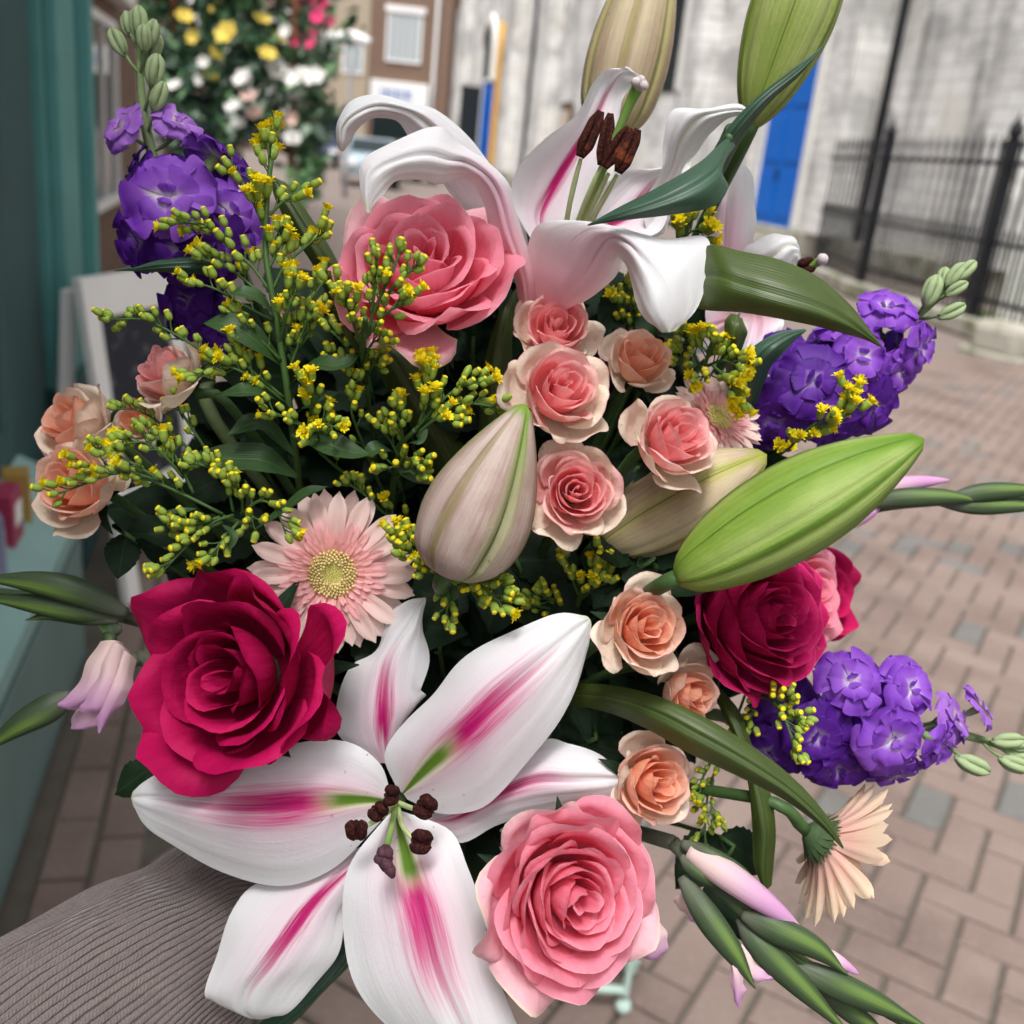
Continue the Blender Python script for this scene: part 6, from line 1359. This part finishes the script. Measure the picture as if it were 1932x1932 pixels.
RL = [ (312, 1436, .458, (-.8, -.42, .1), .022, 'dark serrated rose leaf poking out below the crimson rose'), (1190, 1060, .470, (.2, -.8, .3), .040, 'dark rose leaf below the open rosy spray rose'), (1160, 1010, .47, (.5, -.6, .3), .036, 'dark rose leaf under the cream lily bud'),
       (1210, 1070, .46, (.9, -.3, .3), .030, 'small dark rose leaf at the foot of the large green bud'), (240, 1010, .47, (.6, -.3, .3), .030, 'dark rose leaf under the pair of peach roses'), (880, 1080, .50, (.2, -.8, .5), .045, 'deep green rose leaf under the plump blush bud'),
       (960, 1060, .50, (.6, -.6, .5), .045, 'shadowed rose leaf below the rosy spray rose'), (830, 1230, .50, (.1, .6, .6), .038, 'rounded dark leaf between the two upper petals of the open lily'), (1110, 1400, .48, (.4, .7, .4), .028, 'small rose leaf above the right petal of the open lily'),
       (1360, 1580, .49, (.1, -.8, .3), .042, 'broad dark leaf behind the gladiolus buds'), (1180, 560, .51, (-.2, .3, .6), .035, 'dark leaf in the shade of the lily trumpet'), (690, 1170, .48, (.6, .2, .6), .035, 'dark leaf between gerbera and open lily')]
for k, (u, v, d, out, sz, lab) in enumerate(RL): rose_leaf(P(u, v, d), cdir(*out), sz, lab, 300 + k, 1 if k == 0 else 3)
# the leafy heart of the bouquet, between the blooms
_rn = random.Random(77)
for k in range(190):
    a = _rn.random() * 6.283; rr = math.sqrt(_rn.random())
    u = 890 + 470 * rr * math.cos(a); v = 1040 + 480 * rr * math.sin(a)
    d = .53 + .10 * _rn.random() - .02 * rr
    o = P(u, v, d); out = unit(o - HOLD + .06 * np.array([_rn.uniform(-1, 1) for _ in range(3)]))
    rose_leaf(o, unit(out + .6 * cdir(math.cos(a), -math.sin(a), 0)), _rn.uniform(.035, .055), 'dark green leaf in the shaded heart of the bouquet', 500 + k, 3, 'leaves in the heart of the bouquet')

# ------------------------------------------------------------------ gladiolus
t = NT('gladiolus_sheath'); uv_, U_, V_ = t.uv()
st_ = t.noise(t.scalev(uv_, (24, 1.0, 1)), 1.0, 3)
c_ = t.mix(st_, (.020, .036, .018), (.060, .095, .042))
_sk = t.math('MINIMUM', t.math('ABSOLUTE', t.math('SUBTRACT', U_, .33)), t.math('ABSOLUTE', t.math('SUBTRACT', U_, .80)))
c_ = t.mix(t.math('MULTIPLY', t.math('MULTIPLY', t.ss(t.math('ADD', _sk, t.math('MULTIPLY', t.math('SUBTRACT', st_, .5), .12)), .11, .0), .6), t.ss(V_, .15, .6)), c_, (.17, .28, .05)); c_ = t.mix(t.math('MULTIPLY', t.ss(V_, .35, .0), .6), c_, (.16, .17, .13))
t.bump(st_, .5, .0006); M_SHEATH = t.finish(c_, .5, .3, .05)
M_GLAD = ray_mat('gladiolus_petal', (.80, .62, .56), (.62, .30, .58), (.78, .52, .66))

def spindle(name, path, w, mat, parent, o, flat=.6, prof=(.35, .8, 1, .95, .75, .4, .05), k=14, n=26):
    """Pointed pod along a polyline, wider across than deep."""
    C = crom(PP(path), n); T = np.gradient(C, axis=0); r = crom(np.array(prof)[:, None], n)[:, 0].clip(.01) * px(w, path[0][2])
    V = []
    for i in range(n):
        tg = unit(T[i]); S = unit(np.cross(tg, FW)); N_ = np.cross(S, tg); a = np.linspace(0, 2 * np.pi, k, endpoint=False)
        ridge = 1 + .12 * np.exp(-((a - 4.71) / .25) ** 2)
        V.append(C[i] + r[i] * ridge[:, None] * (np.cos(a)[:, None] * S + flat * np.sin(a)[:, None] * N_))
    V = np.array(V).reshape(-1, 3); uv = np.stack([np.tile(np.arange(k) / k, n), np.repeat(np.linspace(0, 1, n), k)], -1)
    F = [tuple(f) for f in grid_faces(n, k, closed=True)] + [tuple(range(k))[::-1], tuple((n - 1) * k + j for j in range(k))]
    return obj(name, make_mesh(name, V - o, F, uv, mat), parent)
def gpetal(rows, parent, o, mat=None):
    X = loft(rows, n=20, m=9, groove=.0003, rip=.0006)
    return obj('petal', make_mesh('petal', X - o, grid_faces(20, 9), grid_uv(20, 9), mat or M_GLAD), parent)
def gladiolus(base, label, axis, pods, buds, petals=()):
    o = P(*base); root = empty('gladiolus', o, label, 'gladiolus', 'gladiolus stems in the bouquet')
    tube('stem', PP(axis), [.0035, .0028, .002], M_SHEATH, root, o, n=24)
    tube('lower_stem', [P(*axis[0]), .5 * P(*axis[0]) + .5 * HOLD, HOLD], .0035, M_SHEATH, root, o, n=10)
    for (pth, w_) in pods: spindle('sheath', pth, w_, M_SHEATH, root, o)
    for (pth, w_) in buds: spindle('bud', pth, w_, M_GLAD, root, o, .8, (.6, .9, 1, .95, .8, .55, .15))
    for r_ in petals: gpetal(r_, root, o)
    return root
gladiolus((1270, 1590, .46), 'gladiolus stem with pink tipped green buds hanging over the paving', [(1270, 1590, .46), (1370, 1690, .45), (1480, 1790, .445), (1620, 1880, .45), (1760, 1960, .46)],
  [([(1285, 1590, .452), (1340, 1618, .446), (1400, 1652, .444), (1432, 1676, .445)], 20), ([(1285, 1615, .45), (1310, 1640, .447), (1350, 1665, .446), (1380, 1682, .446)], 16), ([(1285, 1655, .45), (1335, 1730, .44), (1385, 1800, .436), (1425, 1865, .438)], 25), ([(1400, 1725, .445), (1460, 1752, .44), (1540, 1790, .438), (1600, 1840, .44)], 27),
   ([(1395, 1730, .45), (1440, 1790, .443), (1520, 1870, .44), (1610, 1960, .442)], 27), ([(1490, 1815, .446), (1570, 1855, .442), (1660, 1895, .442), (1760, 1945, .446)], 27), ([(1540, 1860, .45), (1620, 1920, .45), (1680, 1960, .45)], 20), ([(1450, 1775, .45), (1480, 1778, .449), (1498, 1783, .45)], 7)],
  [([(1300, 1605, .450), (1370, 1650, .443), (1440, 1700, .440), (1510, 1752, .441)], 27), ([(1555, 1795, .443), (1585, 1815, .441), (1620, 1838, .441)], 12)],
  [[((1375, 1775, .440), (1380, 1790, .438), (1385, 1800, .440)), ((1375, 1820, .437), (1388, 1835, .434), (1400, 1845, .437)), ((1382, 1870, .437), (1392, 1880, .435), (1405, 1870, .437)), ((1392, 1900, .438), (1394, 1902, .438), (1397, 1900, .438))],
   [((1400, 1780, .441), (1395, 1800, .440), (1395, 1815, .441)), ((1425, 1815, .440), (1420, 1835, .438), (1412, 1845, .440)), ((1448, 1838, .440), (1440, 1848, .438), (1430, 1852, .440)), ((1464, 1845, .441), (1463, 1847, .441), (1461, 1848, .441))],
   [((1195, 1740, .47), (1215, 1735, .468), (1240, 1730, .47)), ((1200, 1775, .465), (1228, 1770, .462), (1258, 1760, .465)), ((1208, 1800, .466), (1232, 1805, .463), (1258, 1790, .466)), ((1225, 1810, .468), (1238, 1812, .467), (1250, 1805, .468))],
   [((1270, 1700, .468), (1275, 1692, .466), (1285, 1685, .468)), ((1290, 1725, .466), (1300, 1712, .463), (1312, 1700, .466)), ((1310, 1742, .467), (1322, 1735, .465), (1332, 1725, .467)), ((1330, 1748, .468), (1334, 1746, .468), (1338, 1742, .468))]])
gladiolus((300, 1180, .50), 'gladiolus stem with twisted green sheaths pointing to the teal shopfront', [(300, 1180, .50), (200, 1155, .49), (90, 1130, .485), (-60, 1110, .485)],
  [([(240, 1158, .478), (150, 1118, .47), (60, 1098, .468), (-50, 1090, .47)], 27), ([(235, 1165, .482), (150, 1152, .475), (60, 1138, .473), (-50, 1125, .475)], 24), ([(225, 1172, .48), (160, 1165, .476), (100, 1160, .475), (48, 1170, .476)], 15), ([(230, 1185, .478), (205, 1190, .476), (185, 1180, .476)], 14)], [],
  [])
gladiolus((260, 1240, .48), 'gladiolus stem with a lilac pink opening bud beside the crimson rose', [(260, 1240, .48), (200, 1285, .475), (110, 1330, .47), (-60, 1430, .47)],
  [([(135, 1310, .465), (90, 1338, .462), (30, 1372, .46), (-50, 1430, .462)], 27), ([(215, 1195, .475), (205, 1205, .473), (192, 1216, .472)], 14)], [],
  [[((190, 1210, .462), (215, 1208, .459), (235, 1215, .465)), ((160, 1255, .455), (190, 1258, .450), (215, 1265, .456)), ((140, 1300, .452), (165, 1308, .448), (190, 1310, .453)), ((112, 1325, .452), (128, 1332, .450), (148, 1338, .453)), ((112, 1334, .453), (125, 1338, .452), (138, 1340, .453))],
   [((205, 1215, .46), (225, 1215, .457), (245, 1230, .463)), ((185, 1270, .448), (205, 1275, .444), (228, 1285, .450)), ((160, 1320, .446), (180, 1330, .442), (205, 1335, .447)), ((148, 1340, .447), (165, 1346, .445), (190, 1346, .448))],
   [((225, 1225, .46), (240, 1230, .458), (258, 1245, .463)), ((205, 1290, .448), (222, 1290, .444), (248, 1300, .450)), ((185, 1340, .446), (200, 1342, .443), (228, 1330, .447)), ((184, 1378, .447), (187, 1384, .446), (192, 1378, .447))],
   [((180, 1270, .47), (200, 1270, .468), (220, 1270, .47)), ((145, 1330, .463), (165, 1335, .460), (195, 1335, .463)), ((134, 1368, .462), (152, 1372, .460), (182, 1368, .462)), ((138, 1375, .463), (155, 1377, .462), (178, 1373, .463))]])
gladiolus((1500, 1010, .55), 'gladiolus stem with slim green sheaths reaching out past the big green bud', [(1500, 1010, .55), (1640, 960, .535), (1780, 945, .53), (1990, 935, .53)],
  [([(1630, 950, .525), (1700, 940, .52), (1790, 938, .518), (1850, 945, .52)], 19), ([(1780, 945, .523), (1850, 930, .52), (1920, 925, .52), (1990, 925, .52)], 18), ([(1760, 945, .525), (1840, 955, .522), (1920, 955, .522), (1990, 958, .522)], 16)],
  [([(1640, 935, .53), (1680, 920, .525), (1730, 910, .522), (1790, 906, .522)], 16), ([(1580, 985, .53), (1620, 975, .527), (1660, 958, .525)], 18)])
# ------------------------------------------------------------------ the arm that holds the bouquet
t = NT('ribbed_knit'); uv_, U_, V_ = t.uv()
wv_ = t.noise(t.scalev(uv_, (40, 9, 1)), 1.0, 3, .6)
rib_ = t.math('ABSOLUTE', t.math('SINE', t.math('MULTIPLY', t.math('ADD', U_, t.math('MULTIPLY', t.math('SUBTRACT', wv_, .5), .008)), math.pi * 108)))
kn = t.noise(t.scalev(uv_, (420, 260, 1)), 1.0, 3, .7); wob = t.noise(t.scalev(uv_, (8, 5, 1)), 1.0, 3)
st_ = t.new('ShaderNodeTexWave'); st_.wave_type = 'BANDS'; st_.bands_direction = 'DIAGONAL'; t.l.new(t.scalev(uv_, (128, 90, 1)), st_.inputs['Vector']); st_.inputs['Scale'].default_value = 1.0; st_.inputs['Distortion'].default_value = 1.5
c_ = t.mix(t.ss(rib_, .0, .45), (.060, .046, .044), (.215, .172, .162)); c_ = t.mix(t.math('MULTIPLY', t.math('MULTIPLY', kn, .7), t.ss(wv_, .3, .7)), c_, (.31, .255, .24))
t.bump(t.math('ADD', t.math('ADD', t.math('MULTIPLY', t.ss(rib_, 0, .5), 1.2), t.math('MULTIPLY', kn, .45)), t.math('MULTIPLY', st_.outputs[0], .25)), .8, .0016)
M_KNIT = t.finish(c_, .9, .12, sheen=.3)
t = NT('skin'); M_SKIN = t.finish(t.mix(t.noise(t.objco(), 60, 3), (.52, .29, .21), (.60, .36, .27)), .5, .35, sss=.15)
A0 = P(-330, 2330, .33)
pe = empty('person', A0, 'arm in a taupe ribbed knit sleeve reaching out to hold the bouquet', 'person')
path = [P(-330, 2330, .33), P(-40, 2080, .40), P(250, 1880, .485), P(480, 1735, .565), P(660, 1625, .640)]
rad = [.060, .057, .051, .045, .037]
n, k = 90, 432
C = crom(np.array(path), n); r = np.interp(np.linspace(0, 1, n), np.linspace(0, 1, 5), rad)
T = np.gradient(C, axis=0); V = []
for i in range(n):
    tg = unit(T[i]); Nn = unit(np.cross(tg, UP)); B = np.cross(tg, Nn); a = np.linspace(0, 2 * np.pi, k, endpoint=False); s = i / (n - 1)
    ribs = .0007 * np.abs(np.sin(a * 54)) ** .7
    fold = .0042 * np.sin(34 * s + 2.2 * np.sin(a + 1)) * np.exp(-((s - .72) / .16) ** 2) + .0028 * np.sin(2 * a + 9 * s) + .0012 * np.sin(5 * a - 14 * s)
    V.append(C[i] + (r[i] + ribs + fold)[:, None] * (np.cos(a)[:, None] * Nn + np.sin(a)[:, None] * B))
V = np.array(V).reshape(-1, 3) - A0; uv = np.stack([np.tile(np.arange(k) / k, n), np.repeat(np.linspace(0, 1, n), k)], -1)
obj('sleeve', make_mesh('sleeve', V, grid_faces(n, k, closed=True), uv, M_KNIT), pe)
# hand: one skinned mesh, five fingers closed round the stems
HC = P(820, 1500, .715); axs = unit(P(640, 1640, .635) - P(820, 1500, .715)) * -1      # wrist -> knuckles
gd = unit(HOLD - P(900, 1100, .50)); sd2 = unit(np.cross(axs, gd)); wr = P(650, 1632, .640)
vs = [wr, wr + axs * .035, wr + axs * .07]; rs = [.026, .027, .026]; es = [(0, 1), (1, 2)]
for f in range(4):
    off = gd * (.028 - .0185 * f); b_ = wr + axs * (.092 - .004 * abs(f - 1)) + off - sd2 * .012; L_ = [.043, .047, .044, .035][f]
    pts = [b_, b_ + axs * L_ * .35 + sd2 * L_ * .75, b_ - axs * L_ * .15 + sd2 * L_ * 1.25, b_ - axs * L_ * .65 + sd2 * L_ * 1.0]; i0 = len(vs)
    vs += pts; rs += [.0100, .0092, .0085, .0075]; es += [(2, i0), (i0, i0 + 1), (i0 + 1, i0 + 2), (i0 + 2, i0 + 3)]
b_ = wr + axs * .05 - gd * .0 + sd2 * .018 + gd * .024; i0 = len(vs)
vs += [b_, b_ + axs * .02 + sd2 * .026 + gd * .012, b_ + axs * .045 + sd2 * .036 + gd * .014]; rs += [.012, .0100, .0085]; es += [(1, i0), (i0, i0 + 1), (i0 + 1, i0 + 2)]
me = bpy.data.meshes.new('hand'); me.from_pydata([tuple(v - A0) for v in vs], es, []); me.materials.append(M_SKIN)
ho = obj('hand', me, pe); sk = ho.modifiers.new('skin', 'SKIN')
for q, rr in zip(me.skin_vertices[0].data, rs): q.radius = (rr, rr)
me.skin_vertices[0].data[0].use_root = True
ho.modifiers.new('sub', 'SUBSURF').levels = 2; ho.modifiers['sub'].render_levels = 2
for p_ in ho.data.polygons: p_.use_smooth = True
sk.use_smooth_shade = True
